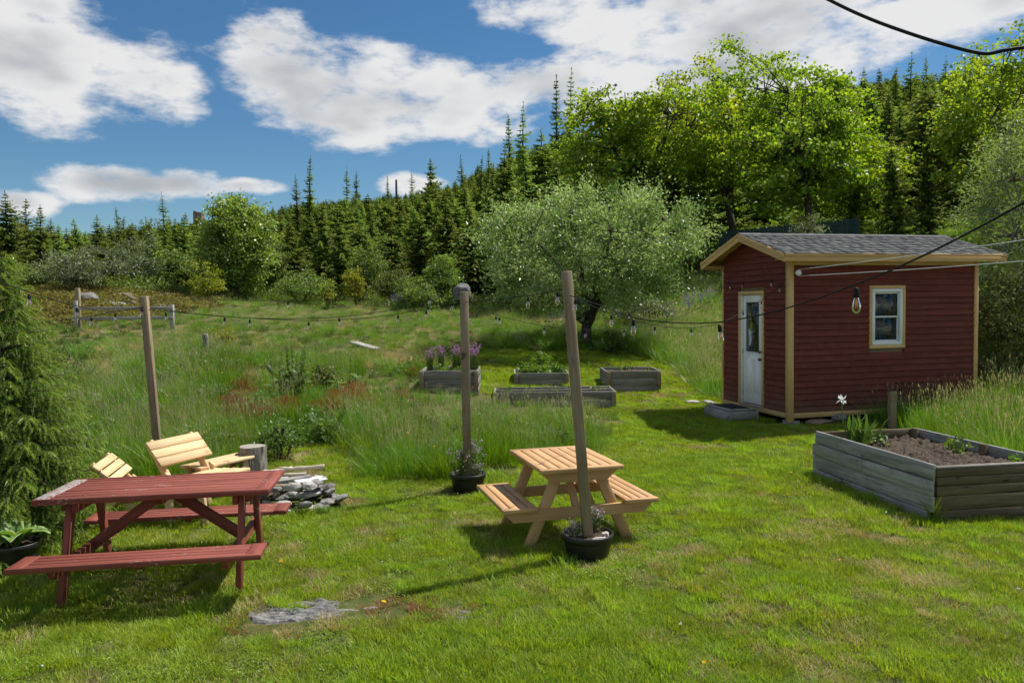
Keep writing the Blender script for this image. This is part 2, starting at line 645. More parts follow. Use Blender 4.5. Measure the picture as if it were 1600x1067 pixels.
M['vinyl'] = plain('white_vinyl', (0.80, 0.81, 0.80), 0.4, 0.4, var=0.02)
M['interior'] = plain('bare_plywood', (0.20, 0.145, 0.09), 0.9)
M['pane'] = glassmat('window_glass', (0.6, 0.66, 0.62), 0.9, 0.8)
M['bulb_glass'] = glassmat('clear_bulb_glass', (1, 1, 1), 0.8, 0.96)
M['black_plastic'] = plain('black_plastic', (0.018, 0.017, 0.016), 0.42, 0.45, var=0.2)
M['rubber'] = plain('black_rubber', (0.02, 0.02, 0.022), 0.8, 0.2, bumpscale=60)
M['cable'] = plain('black_cable', (0.016, 0.016, 0.017), 0.65, 0.15)
M['filament'] = plain('orange_filament', (0.75, 0.30, 0.05), 0.4, 0.5)
M['rope'] = plain('white_rope', (0.72, 0.72, 0.70), 0.6)
M['metal'] = plain('dull_metal', (0.45, 0.43, 0.40), 0.4, 0.5, 0.9)
M['brass'] = plain('dark_bronze', (0.12, 0.08, 0.05), 0.35, 0.5, 0.9)
M['concrete'] = plain('concrete', (0.33, 0.32, 0.30), 0.9, 0.2, bumpscale=40, bump_d=0.006)
M['soil'] = plain('garden_soil', (0.080, 0.062, 0.047), 0.95, 0.1, bumpscale=28, bump_d=0.03, var=0.5)
M['stone'] = rockmat('fieldstone', (0.15, 0.145, 0.135), (0.28, 0.27, 0.25), (0.075, 0.072, 0.068), 5.0)
M['pale_stone'] = rockmat('pale_granite', (0.30, 0.285, 0.265), (0.46, 0.44, 0.41), (0.16, 0.155, 0.145), 3.0)
M['slate'] = rockmat('bedrock_slate', (0.135, 0.132, 0.128), (0.25, 0.243, 0.232), (0.05, 0.048, 0.046), 4.0)
M['brown_stone'] = rockmat('brown_stone', (0.17, 0.115, 0.08), (0.30, 0.22, 0.165), (0.075, 0.055, 0.045), 4.0)
M['white_board'] = plain('white_painted_board', (0.78, 0.77, 0.76), 0.6)
M['shell'] = rockmat('pink_white_pebble', (0.55, 0.48, 0.44), (0.74, 0.68, 0.63), (0.40, 0.26, 0.28), 14.0)
M['bark'] = bark('grey_brown_bark', (0.045, 0.036, 0.028), (0.13, 0.11, 0.09))
M['bark_pale'] = bark('pale_bark', (0.15, 0.14, 0.125), (0.30, 0.285, 0.26))
M['bark_dark'] = bark('dark_bark', (0.022, 0.019, 0.016), (0.07, 0.06, 0.05))
M['log_bark'] = bark('weathered_log', (0.14, 0.125, 0.10), (0.30, 0.28, 0.24), 20)
M['log_top'] = wood('log_end_grain', (0.30, 0.26, 0.21), (0.46, 0.42, 0.36), 0.9)
M['maple'] = leafmat('maple_leaf', (0.105, 0.195, 0.012), (0.40, 0.485, 0.036), 0.55, 0.45, 0.35, 0.18, tcol=(1.2, 1.2, 0.5))
M['maple_c'] = leafmat('yellow_maple_leaf', (0.165, 0.25, 0.018), (0.46, 0.53, 0.05), 0.56, 0.45, 0.35, 0.18, tcol=(1.2, 1.2, 0.5))
M['apple'] = leafmat('apple_leaf', (0.14, 0.235, 0.056), (0.46, 0.56, 0.225), 0.42, 0.42, 0.5, 0.1, tcol=(1.05, 1.2, 0.7), seed_col=(0.62, 0.62, 0.52))
M['aspen'] = leafmat('aspen_leaf', (0.125, 0.225, 0.03), (0.34, 0.46, 0.10), 0.44, 0.38, 0.6, 0.2)
M['willow'] = leafmat('willow_leaf', (0.16, 0.22, 0.06), (0.37, 0.43, 0.16), 0.42, 0.5, 0.4, 0.2)
M['shrub'] = leafmat('shrub_leaf', (0.085, 0.14, 0.025), (0.24, 0.31, 0.065), 0.38, 0.5, 0.4, 0.5)
M['grey_shrub'] = leafmat('grey_shrub_leaf', (0.10, 0.135, 0.065), (0.25, 0.29, 0.165), 0.3, 0.5, 0.4, 0.2)
M['lime_shrub'] = leafmat('lime_shrub_leaf', (0.20, 0.26, 0.02), (0.38, 0.42, 0.04), 0.4, 0.5, 0.3, 0.2)
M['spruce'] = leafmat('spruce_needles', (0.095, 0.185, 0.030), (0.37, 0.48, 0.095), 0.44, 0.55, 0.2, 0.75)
M['spruce_far'] = leafmat('far_spruce_needles', (0.115, 0.19, 0.052), (0.36, 0.43, 0.11), 0.40, 0.55, 0.2, 0.75)
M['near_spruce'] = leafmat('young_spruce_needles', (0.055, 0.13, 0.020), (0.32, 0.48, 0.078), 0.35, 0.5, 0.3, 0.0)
M['weed'] = leafmat('weed_leaf', (0.055, 0.12, 0.025), (0.17, 0.28, 0.055), 0.38, 0.5, 0.4, 0.25, seed_col=(0.15, 0.09, 0.05))
M['veg'] = leafmat('vegetable_leaf', (0.07, 0.15, 0.018), (0.20, 0.32, 0.035), 0.4, 0.5, 0.4, 0.2)
M['hosta'] = leafmat('hosta_leaf', (0.10, 0.24, 0.045), (0.25, 0.40, 0.09), 0.4, 0.45, 0.4, 0.05, seed_col=(0.70, 0.72, 0.45))
M['iris'] = leafmat('iris_leaf', (0.07, 0.15, 0.03), (0.18, 0.29, 0.05), 0.4, 0.45, 0.4, 0.05)
M['chive'] = leafmat('chive_leaf', (0.045, 0.10, 0.02), (0.12, 0.20, 0.04), 0.3, 0.5, 0.4, 0.1)
M['mauve'] = leafmat('mauve_petal', (0.40, 0.19, 0.37), (0.62, 0.37, 0.56), 0.3, 0.6, 0.2, 0.15, tcol=(1, 1, 1))
M['lupin'] = leafmat('violet_petal', (0.13, 0.10, 0.32), (0.25, 0.20, 0.48), 0.3, 0.6, 0.2, 0.3, tcol=(1, 1, 1))
M['white_petal'] = leafmat('white_petal', (0.72, 0.73, 0.75), (0.85, 0.85, 0.85), 0.35, 0.6, 0.2, 0.0, tcol=(1, 1, 1))
M['yellow_petal'] = leafmat('yellow_petal', (0.70, 0.42, 0.015), (0.85, 0.60, 0.03), 0.3, 0.6, 0.2, 0.1, tcol=(1, 1, 0.6))
M['grey_bloom'] = leafmat('grey_pink_bloom', (0.30, 0.24, 0.25), (0.48, 0.42, 0.42), 0.3, 0.6, 0.2, 0.2, tcol=(1, 1, 1))
M['lawn'] = leafmat('lawn_blade', (0.150, 0.265, 0.017), (0.40, 0.505, 0.042), 0.45, 0.45, 0.2, 0.35, dry=(0.46, 0.46, 0.08), dry_scale=0.5, dry_lo=0.50, dry_hi=0.92)
M['meadow'] = leafmat('meadow_blade', (0.062, 0.17, 0.008), (0.205, 0.355, 0.020), 0.42, 0.45, 0.35, 0.35, seed_col=(0.36, 0.36, 0.22), dry=(0.34, 0.36, 0.10), dry_scale=0.3, dry_lo=0.54, dry_hi=0.74)
M['pale_grass'] = leafmat('pale_meadow_blade', (0.095, 0.20, 0.030), (0.25, 0.37, 0.080), 0.42, 0.4, 0.5, 0.3, seed_col=(0.45, 0.45, 0.32), dry=(0.36, 0.34, 0.17), dry_scale=0.3, dry_lo=0.52, dry_hi=0.76)
M['dry_grass'] = leafmat('dry_blade', (0.38, 0.30, 0.135), (0.56, 0.47, 0.25), 0.35, 0.6, 0.2, 0.35, seed_col=(0.45, 0.40, 0.26))
M['sorrel'] = leafmat('red_sorrel', (0.18, 0.20, 0.045), (0.34, 0.24, 0.08), 0.35, 0.6, 0.2, 0.35, seed_col=(0.36, 0.17, 0.085))
M['brown_moss'] = leafmat('brown_moss', (0.22, 0.105, 0.05), (0.40, 0.22, 0.11), 0.3, 0.6, 0.1, 0.3)
M['heath'] = leafmat('heath_leaf', (0.13, 0.135, 0.035), (0.30, 0.245, 0.08), 0.3, 0.6, 0.2, 0.5)

# ------------------------------------------------------------------ terrain
TY = np.array([0, 6, 9, 12, 15, 19, 24, 30, 38, 55, 80, 120, 170, 300.])
TU = np.array([-0.83, -0.58, -0.417, -0.25, -0.125, 0.0, 0.125, 0.29, 0.5, 0.75])
TZ = np.array([
    [0, 0, .10, .40, .90, 1.50, 2.2, 3.2, 4.0, 5.0, 6.5, 9.0, 9.0, 4],
    [0, 0, .10, .35, .75, 1.25, 1.85, 2.85, 3.6, 4.6, 6.0, 8.6, 9.0, 4],
    [0, 0, .05, .30, .70, 1.22, 1.75, 2.4, 3.0, 5.2, 9.8, 16.6, 17.2, 9],
    [0, 0, .0, .20, .55, .85, 1.25, 1.75, 2.4, 5.0, 9.6, 17.4, 18.5, 10],
    [0, 0, .0, .15, .45, .72, 1.05, 1.6, 2.3, 5.0, 10.2, 18.6, 20, 11],
    [0, 0, .0, .06, .20, .52, .90, 1.5, 2.2, 5.3, 11.5, 21.5, 24, 15],
    [0, 0, .0, .02, .15, .52, .88, 1.45, 2.3, 6.2, 13.0, 25.5, 29, 20],
    [0, 0, .0, .0, .03, .40, .95, 2.3, 4.6, 8.4, 16.0, 30, 34, 25],
    [0, 0, .0, .0, .10, .70, 1.60, 3.2, 5.2, 9.2, 18.0, 33, 37, 28],
    [0, 0, .0, .08, .35, 1.1, 2.2, 4.0, 6.2, 10.8, 20.0, 36, 40, 30]])
_yf = np.linspace(0, 300, 1201)
_TZs = []
for _r in TZ:
    z = np.interp(_yf, TY, _r)
    for _k in (5, 5):                       # round off the knots
        zz = np.convolve(np.pad(z, _k, mode='edge'), np.ones(2 * _k + 1) / (2 * _k + 1), mode='valid')
        wgt = np.clip((_yf - 5) / 6, 0, 1)
        z = z * (1 - wgt) + zz * wgt
    _TZs.append(z)
_TZs = np.array(_TZs)
_af = np.linspace(TU[0], TU[-1], 160)
_ZZ = np.array([[0.0]])
_tmp = np.stack([np.interp(_af, TU, _TZs[:, j]) for j in range(len(_yf))], 1)
for _k in (6, 6):
    _p = np.pad(_tmp, ((_k, _k), (0, 0)), mode='edge')
    _c = np.cumsum(np.concatenate([np.zeros((1, _p.shape[1])), _p]), 0)
    _tmp = (_c[2 * _k + 1:] - _c[:-(2 * _k + 1)]) / (2 * _k + 1)
_ZZ = _tmp


def lumps(x, y):
    return (np.sin(x * 0.9 + 1.3 * np.sin(y * 0.5)) * np.sin(y * 0.8 + 0.7) + 0.6 * np.sin(x * 2.1 + y * 1.3) * np.sin(y * 1.9 - x * 0.6))


def hgt(x, y):
    x = np.asarray(x, float)
    y = np.asarray(y, float)
    yy = np.clip(y, 0.0, 299.9)
    a = np.clip(x / np.maximum(yy, 3.0), TU[0], TU[-1])
    ai = (a - _af[0]) / (_af[1] - _af[0])
    yi = yy / (_yf[1] - _yf[0])
    a0 = np.clip(ai.astype(int), 0, len(_af) - 2)
    y0 = np.clip(yi.astype(int), 0, len(_yf) - 2)
    fa, fy = ai - a0, yi - y0
    z = (_ZZ[a0, y0] * (1 - fa) * (1 - fy) + _ZZ[a0 + 1, y0] * fa * (1 - fy) + _ZZ[a0, y0 + 1] * (1 - fa) * fy + _ZZ[a0 + 1, y0 + 1] * fa * fy)
    amp = 0.012 + 0.05 * np.clip((yy - 14) / 10, 0, 1) + 0.5 * np.clip((yy - 45) / 60, 0, 1)
    return z + amp * lumps(x, y) * np.where(yy > 60, 0.6, 1.0)


def ground_hit(u, v):
    d = ray(u, v)
    ys = np.concatenate([np.arange(3, 60, 0.05), np.arange(60, 200, 0.5)])
    P = np.array([0, 0, EYE]) + d * (ys / d[1])[:, None]
    below = P[:, 2] < hgt(P[:, 0], P[:, 1])
    i = int(np.argmax(below)) if below.any() else len(ys) - 1
    p = P[i]
    return np.array([p[0], p[1], float(hgt(p[0], p[1]))])


def on_ground(x, y):
    return np.array([x, y, float(hgt(x, y))])


def inpoly(u, v, poly):
    u, v = np.asarray(u, float), np.asarray(v, float)
    r = np.zeros(u.shape, bool)
    n = len(poly)
    for i in range(n):
        x0, y0 = poly[i]
        x1, y1 = poly[(i + 1) % n]
        c = (y0 > v) != (y1 > v)
        r ^= c & (u < (x1 - x0) * (v - y0) / ((y1 - y0) if y1 != y0 else 1e-9) + x0)
    return r


LAWN_PX = [(-900, 1250), (2600, 1250), (2600, 850), (1700, 790), (1600, 770), (1440, 690), (1390, 660), (1240, 658), (1130, 626), (1085, 618), (1092, 598), (1062, 574), (1000, 552),
           (900, 546), (745, 548), (740, 575), (748, 612), (790, 622), (962, 636), (950, 672), (930, 704), (800, 738), (700, 748), (610, 752), (560, 738), (545, 694), (470, 696),
           (410, 712), (350, 745), (150, 775), (60, 850), (0, 880), (-900, 900)]


def lawn_mask(x, y):
    P = np.stack([x, y, hgt(x, y)], -1)
    u, v = topx(P)
    jig = 6 * np.sin(x * 7 + y * 3) + 5 * np.sin(x * 3.1 - y * 5.3)
    m = inpoly(u + jig, v + jig * 0.5, LAWN_PX)
    return m | (y < 4)


def build_ground():
    ys = np.concatenate([np.arange(-40, 2, 6.0), np.arange(2, 20, 0.25), np.arange(20, 45, 0.5), np.arange(45, 130, 2.0), np.arange(130, 300, 8.0)])
    aa = np.linspace(-1.7, 1.7, 171)
    wid = np.maximum(ys, 9.0)
    X = wid[:, None] * aa[None]
    Y = np.broadcast_to(ys[:, None], X.shape)
    Zg = hgt(X, Y)
    V = np.stack([X, Y, Zg], -1).reshape(-1, 3)
    n, m_ = X.shape
    i = np.arange(n - 1)[:, None] * m_
    j = np.arange(m_ - 1)[None]
    Q = np.stack([i + j, i + j + 1, i + m_ + j + 1, i + m_ + j], -1).reshape(-1, 4)
    lw = lawn_mask(V[:, 0], V[:, 1]).astype(float)
    me = npmesh('ground', V, Q, lw, smooth=True)
    m, T, out = new_mat('ground_cover')
    geo = T.new('ShaderNodeNewGeometry')
    pos = geo.outputs['Position']
    at = T.new('ShaderNodeAttribute', attribute_name='tint')
    n1 = T.noise(pos, 0.5, 4.0, 0.6)
    n2 = T.noise(pos, 9.0, 4.0, 0.65)
    lawnc = T.mix(T.maprange(n2, 0.3, 0.7), (0.040, 0.062, 0.012), (0.105, 0.115, 0.035))
    lawnc = T.mix(T.maprange(n1, 0.55, 0.72, 0, 0.6), lawnc, (0.20, 0.17, 0.075))
    mead = T.mix(T.maprange(n2, 0.3, 0.7), (0.055, 0.060, 0.018), (0.135, 0.12, 0.045))
    mead = T.mix(T.maprange(n1, 0.5, 0.7, 0, 0.7), mead, (0.22, 0.185, 0.10))
    sp = T.new('ShaderNodeSeparateXYZ')
    T.link(pos, sp.inputs[0])
    n3 = T.noise(pos, 0.25, 5.0, 0.65)
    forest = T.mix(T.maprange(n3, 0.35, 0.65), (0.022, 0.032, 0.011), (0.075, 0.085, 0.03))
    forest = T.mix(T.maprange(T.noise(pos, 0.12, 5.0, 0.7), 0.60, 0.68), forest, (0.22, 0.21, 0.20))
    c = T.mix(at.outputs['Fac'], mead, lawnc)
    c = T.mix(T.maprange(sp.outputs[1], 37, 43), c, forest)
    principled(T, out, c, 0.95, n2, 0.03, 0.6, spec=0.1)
    o = put('ground', me, m)
    tag(o, 'grassy ground sloping up from the lawn to the wooded hill', 'ground', kind='structure')


build_ground()

# ------------------------------------------------------------------ scatter of uncountable growth (geometry nodes on stuff objects)
_protos = {}


def scatter(name, protos, pts, rot, scl, idx, label, cat):
    col = bpy.data.collections.new(name + '_kinds')
    for i, (me, mat) in enumerate(protos):
        o = bpy.data.objects.new('%s_kind_%s' % (name, 'abcdefghijklmnop'[i]), me)
        if mat is not None and len(me.materials) == 0:
            me.materials.append(mat)
        col.objects.link(o)
    me = bpy.data.meshes.new(name)
    pts = np.asarray(pts, np.float32)
    me.vertices.add(len(pts))
    me.vertices.foreach_set('co', pts.ravel())
    a = me.attributes.new('rot', 'FLOAT_VECTOR', 'POINT')
    a.data.foreach_set('vector', np.asarray(rot, np.float32).ravel())
    a = me.attributes.new('scl', 'FLOAT_VECTOR', 'POINT')
    s = np.asarray(scl, np.float32)
    if s.ndim == 1:
        s = np.repeat(s[:, None], 3, 1)
    a.data.foreach_set('vector', s.ravel())
    a = me.attributes.new('idx', 'INT', 'POINT')
    a.data.foreach_set('value', np.asarray(idx, np.int32))
    o = put(name, me)
    tag(o, label, cat, kind='stuff')
    g = bpy.data.node_groups.new(name, 'GeometryNodeTree')
    g.interface.new_socket(name='Geometry', in_out='INPUT', socket_type='NodeSocketGeometry')
    g.interface.new_socket(name='Geometry', in_out='OUTPUT', socket_type='NodeSocketGeometry')
    gi, go = g.nodes.new('NodeGroupInput'), g.nodes.new('NodeGroupOutput')
    ci = g.nodes.new('GeometryNodeCollectionInfo')
    ci.inputs['Collection'].default_value = col
    ci.inputs['Separate Children'].default_value = True
    ci.inputs['Reset Children'].default_value = True
    ip = g.nodes.new('GeometryNodeInstanceOnPoints')
    ip.inputs['Pick Instance'].default_value = True

    def attr(nm, typ):
        nd = g.nodes.new('GeometryNodeInputNamedAttribute')
        nd.data_type = typ
        nd.inputs['Name'].default_value = nm
        return nd.outputs['Attribute']
    L = g.links.new
    L(gi.outputs[0], ip.inputs['Points'])
    L(ci.outputs[0], ip.inputs['Instance'])
    L(attr('idx', 'INT'), ip.inputs['Instance Index'])
    L(attr('rot', 'FLOAT_VECTOR'), ip.inputs['Rotation'])
    L(attr('scl', 'FLOAT_VECTOR'), ip.inputs['Scale'])
    L(ip.outputs[0], go.inputs[0])
    md = o.modifiers.new('growth', 'NODES')
    md.node_group = g
    return o


def tuft(seed, n, h, spread, width, lean=0.45, segs=3, seedheads=0, curl=0.5, tint_lo=0.0, tint_hi=1.0, hvar=0.45, wind=(0, 0)):
    """one clump of grass blades, with some flowering stems"""
    rng = np.random.default_rng(seed)
    G = Geo()
    r = spread * np.sqrt(rng.random(n))
    th = rng.random(n) * 2 * math.pi
    base = np.stack([r * np.cos(th), r * np.sin(th), np.zeros(n) - 0.01], -1)
    dirz = th + rng.normal(0, 0.9, n)
    L = h * (1 - hvar + 2 * hvar * rng.random(n)) * 0.85
    ln = lean * (0.3 + rng.random(n))
    out = np.stack([np.cos(dirz), np.sin(dirz), np.zeros(n)], -1)
    out = out + np.array([wind[0], wind[1], 0]) 
    side = np.stack([-np.sin(dirz), np.cos(dirz), np.zeros(n)], -1)
    tw = rng.normal(0, 0.5, n)
    side = side * np.cos(tw)[:, None] + out * np.sin(tw)[:, None]
    W = width * (0.6 + 0.8 * rng.random(n))
    tint = tint_lo + (tint_hi - tint_lo) * rng.random(n)
    rows = []
    for k in range(segs + 1):
        t = k / segs
        p = base + out * (L * (ln * t * 0.6 + curl * ln * t * t))[:, None] + np.array([0, 0, 1.0]) * (L * (t - 0.35 * ln * t * t))[:, None]
        w = W * (1 - t) ** 0.6 * (0.85 if k == 0 else 1.0) if k < segs else W * 0.0
        rows.append((p - side * w[:, None] / 2, p + side * w[:, None] / 2))
    V = np.stack([q for rw in rows for q in rw], 1)       # n, 2*(segs+1), 3
    k = 2 * (segs + 1)
    b = np.arange(n)[:, None] * k
    Q = np.concatenate([np.stack([b[:, 0] + 2 * s, b[:, 0] + 2 * s + 1, b[:, 0] + 2 * s + 3, b[:, 0] + 2 * s + 2], -1) for s in range(segs - 1)]) if segs > 1 else np.zeros((0, 4), int)
    s = segs - 1
    Tt = np.stack([b[:, 0] + 2 * s, b[:, 0] + 2 * s + 1, b[:, 0] + 2 * s + 2], -1)
    G.add(V.reshape(-1, 3), Q, Tt, tint=np.repeat(tint, k))
    for i in range(seedheads):
        a = rng.random() * 6.28
        rr = spread * rng.random()
        hh = h * (1.05 + 0.45 * rng.random())
        dx = (rng.normal(0, 0.12) + wind[0] * 0.25) * hh
        dy = (rng.normal(0, 0.12) + wind[1] * 0.25) * hh
        p0 = np.array([rr * math.cos(a), rr * math.sin(a), 0])
        top = p0 + [dx, dy, hh]
        mid = p0 + [dx * 0.35, dy * 0.35, hh * 0.55]
        d = rng.random() * 3.14
        sd = np.array([math.cos(d), math.sin(d), 0]) * width * 0.22
        G.add([p0 - sd, p0 + sd, mid + sd, mid - sd, top + sd * 0.6, top - sd * 0.6], [[0, 1, 2, 3], [3, 2, 4, 5]], tint=[.6, .6, 1, 1, 2, 2])
        hl = 0.10 * h / 0.7 * (0.7 + 0.6 * rng.random())
        dv = (top - mid) / np.linalg.norm(top - mid)
        for q in range(2):
            d2 = d + q * 1.57
            s2 = np.array([math.cos(d2), math.sin(d2), 0]) * width * 0.9
            G.add([top - dv * hl * 0.1, top + dv * hl * 0.4 + s2, top + dv * hl, top + dv * hl * 0.4 - s2], [[0, 1, 2, 3]], tint=2.0)
    return G.mesh('tuft')


def noise2(x, y, s, seed=0):
    """smooth value noise in numpy"""
    rng = np.random.default_rng(seed)
    tab = rng.random((64, 64))
    X, Y = x / s, y / s
    i, j = np.floor(X).astype(int), np.floor(Y).astype(int)
    fx, fy = X - i, Y - j
    fx, fy = fx * fx * (3 - 2 * fx), fy * fy * (3 - 2 * fy)
    g = lambda a, b: tab[a % 64, b % 64]
    return g(i, j) * (1 - fx) * (1 - fy) + g(i + 1, j) * fx * (1 - fy) + g(i, j + 1) * (1 - fx) * fy + g(i + 1, j + 1) * fx * fy


def sample_view(dens, y0, y1, rng, margin=0.74):
    """random ground points inside the wedge the camera could see (a step to the side included), density per square metre"""
    c = 1.0 / math.sqrt(dens)
    X, Y = np.meshgrid(np.arange(-margin * y1, margin * y1, c), np.arange(y0, y1, c))
    x = (X + c * rng.random(X.shape)).ravel()
    y = (Y + c * rng.random(X.shape)).ravel()
    k = (np.abs(x) < margin * y) & (y < y1)
    return x[k], y[k]


# footprints kept free of grass: (centre, half sizes, angle)
FOOT = []


def foot_free(x, y):
    ok = np.ones(len(x), bool)
    for (cx, cy, hx, hy, a) in FOOT:
        dx, dy = x - cx, y - cy
        c, s = math.cos(a), math.sin(a)
        ok &= ~((np.abs(dx * c + dy * s) < hx) & (np.abs(-dx * s + dy * c) < hy))
    return ok


SHED_A = math.atan2(0.253, 0.967)
SHED_P = np.array([4.88, 13.5])
SHED_L, SHED_W = 4.04, 2.22
_sc = SHED_P + np.array([math.cos(SHED_A), math.sin(SHED_A)]) * SHED_L / 2 + np.array([-math.sin(SHED_A), math.cos(SHED_A)]) * SHED_W / 2
FOOT.append((_sc[0], _sc[1], SHED_L / 2 + 0.10, SHED_W / 2 + 0.12, SHED_A))
BED_A = math.atan2(2.1, -0.32)              # long side of the big raised bed
BED_O = np.array([4.22, 7.62])
BED_L, BED_W = 2.14, 1.34
_e1 = np.array([math.cos(BED_A), math.sin(BED_A)])
_e2 = np.array([_e1[1], -_e1[0]])
_bc = BED_O + _e1 * BED_L / 2 + _e2 * BED_W / 2
FOOT.append((_bc[0], _bc[1], BED_L / 2 + 0.01, BED_W / 2 + 0.01, BED_A))
BEDS = [  # front-left top corner pixel, front-right top corner pixel, depth of front, depth size
    ('long', (771, 613), (963, 611), 15.2, 1.0, 0.32),
    ('right', (947, 581), (1033, 578), 17.0, 1.22, 0.34),
    ('middle', (803, 583), (889, 582), 17.3, 1.22, 0.32),
    ('left', (655, 580), (747, 578), 15.9, 1.2, 0.36)]
for nm, a, b, yf, dp, hh in BEDS:
    pa, pb = aty(*a, yf), aty(*b, yf)
    FOOT.append(((pa[0] + pb[0]) / 2, yf + dp / 2, (pb[0] - pa[0]) / 2, dp / 2, 0))
_pq = ground_hit(322, 560)
FOOT.append((_pq[0], _pq[1] - 0.35, 0.25, 0.5, 0))
_pp = ground_hit(1394, 668)
FOOT.append((_pp[0], _pp[1] - 0.15, 0.28, 0.4, 0))
FOOT += [(0.64, 6.68, 0.21, 0.21, 0), (-0.555, 9.16, 0.2, 0.2, 0), (-2.42, 8.55, 0.5, 0.42, 0.2), (-3.5, 9.35, 0.15, 0.15, 0)]


def grow_lawn():
    rng = np.random.default_rng(11)
    protos = []
    for s in range(4):
        protos.append((tuft(100 + s, 420, 0.055, 0.15, 0.0048, 0.7, 2), M['lawn']))
    for s in range(2):   # clover and broad low leaves between the blades
        G = Geo()
        r2 = np.random.default_rng(50 + s)
        n = 170
        P = np.stack([r2.normal(0, 0.075, n), r2.normal(0, 0.075, n), 0.012 + 0.035 * r2.random(n)], -1)
        D = np.stack([r2.normal(size=n), r2.normal(size=n), r2.normal(0, 0.25, n)], -1)
        N = np.array([0, 0, 1.0]) + 0.4 * r2.normal(size=(n, 3))
        G.leaves(P, D, N, 0.013 + 0.009 * r2.random(n), 0.009, 0.45 * r2.random(n))
        protos.append((G.mesh('clover'), M['lawn']))
    protos.append((tuft(120, 230, 0.05, 0.13, 0.0045, 0.9, 2), M['dry_grass']))
    protos.append((tuft(121, 60, 0.10, 0.09, 0.005, 0.7, 3), M['lawn']))
    protos.append((tuft(122, 260, 0.035, 0.13, 0.005, 0.9, 2), M['brown_moss']))
    xs, ys = [], []
    for d, a, b in ((48, 3.2, 7.0), (34, 7.0, 11.0), (20, 11.0, 19.0), (12, 19.0, 25.0)):
        x, y = sample_view(d, a, b, rng, 1.0 if b < 12 else 0.8)
        xs.append(x)
        ys.append(y)
    x, y = np.concatenate(xs), np.concatenate(ys)
    k = lawn_mask(x, y) & foot_free(x, y)
    x, y = x[k], y[k]
    # bare bedrock
    rk = inpoly(*topx(np.stack([x, y, hgt(x, y)], -1)), ROCK_PX)
    rk2 = inpoly(*topx(np.stack([x, y, hgt(x, y)], -1)), ROCK2_PX)
    keep = ~(rk | rk2) | (rng.random(len(x)) < 0.05)
    x, y = x[keep], y[keep]
    n = len(x)
    u, v = topx(np.stack([x, y, hgt(x, y)], -1))
    idx = rng.integers(0, 4, n)
    clv = noise2(x, y, 0.9, 3) + 0.4 * noise2(x, y, 0.25, 4)
    idx = np.where((clv > 0.95) & (rng.random(n) < 0.3), rng.integers(4, 6, n), idx)
    dry = noise2(x + 50, y, 1.5, 5) * 0.7 + noise2(x, y, 0.45, 6) * 0.5
    pdry = np.clip((dry - 0.66) * 1.6, 0.03, 0.4)
    # worn straw patches seen in the lawn
    for cu, cv, ru, rv, am in ((600, 962, 150, 16, 0.95), (430, 986, 90, 18, 0.95), (1080, 868, 95, 22, 0.75), (1340, 935, 120, 14, 0.6), (960, 868, 40, 22, 0.8), (480, 735, 70, 40, 0.6), (520, 790, 60, 25, 0.4),
                               (1560, 850, 60, 12, 0.5), (1010, 612, 60, 14, 0.5), (760, 820, 60, 30, 0.3), (250, 925, 140, 20, 0.3)):
        pdry = np.maximum(pdry, am * np.clip(1.3 - ((u - cu) / ru) ** 2 - ((v - cv) / rv) ** 2, 0, 1))
    idx = np.where(rng.random(n) < pdry, 6, idx)
    idx = np.where((rng.random(n) < 0.04) & (idx < 6), 7, idx)
    moss = np.clip(1.3 - ((u - 610) / 125) ** 2 - ((v - 953) / 15) ** 2, 0, 1) + 0.8 * np.clip(1.2 - ((u - 425) / 80) ** 2 - ((v - 982) / 12) ** 2, 0, 1)
    idx = np.where(rng.random(n) < moss, 8, idx)
    far = np.clip((y - 5) / 14, 0, 1)
    scl = (0.8 + 0.5 * rng.random(n)) * (1 + 0.45 * far) * (0.85 + 0.35 * noise2(x, y, 0.7, 9))
    edge = np.zeros(n)
    rot = np.stack([rng.normal(0, 0.1, n), rng.normal(0, 0.1, n), rng.random(n) * 6.283], -1)
    pts = np.stack([x, y, hgt(x, y)], -1)
    scatter('lawn_grass', protos, pts, rot, scl, idx, 'mown green lawn grass with straw coloured patches in the foreground', 'grass')
    # small flowers in the lawn
    fl = []
    G = Geo()
    th = np.linspace(0, 6.283, 12, endpoint=False)
    G.leaves(np.tile([0, 0, 0.05], (12, 1)), np.stack([np.cos(th), np.sin(th), 0.3 + 0 * th], -1), np.tile([0, 0, 1.0], (12, 1)), 0.017, 0.010, 0.6)
    G.tube([[0, 0, 0], [0, 0, 0.05]], 0.0012, 4, False, 0.2)
    fl.append((G.mesh('dandelion'), M['yellow_petal']))
    G = Geo()
    r2 = np.random.default_rng(5)
    G.leaves(np.tile([0, 0, 0.06], (14, 1)), rand_dirs(14, r2), rand_dirs(14, r2), 0.012, 0.007, 0.7)
    fl.append((G.mesh('clover_flower'), M['white_petal']))
    x, y = sample_view(1.1, 4.0, 16, rng)
    k = lawn_mask(x, y) & foot_free(x, y) & (noise2(x, y, 1.3, 13) > 0.45)
    x, y = x[k], y[k]
    n = len(x)
    scatter('lawn_flowers', fl, np.stack([x, y, hgt(x, y) + 0.012], -1), np.stack([rng.normal(0, .2, n), rng.normal(0, .2, n), rng.random(n) * 6], -1),
            0.7 + 0.6 * rng.random(n), (rng.random(n) < 0.45).astype(int), 'tiny yellow and white flowers dotted through the lawn', 'flowers')


ROCK_PX = [(384, 962), (400, 952), (450, 944), (500, 941), (545, 944), (596, 951), (560, 961), (510, 968), (440, 978), (400, 979)]
ROCK2_PX = [(700, 952), (735, 956), (740, 964), (715, 966)]


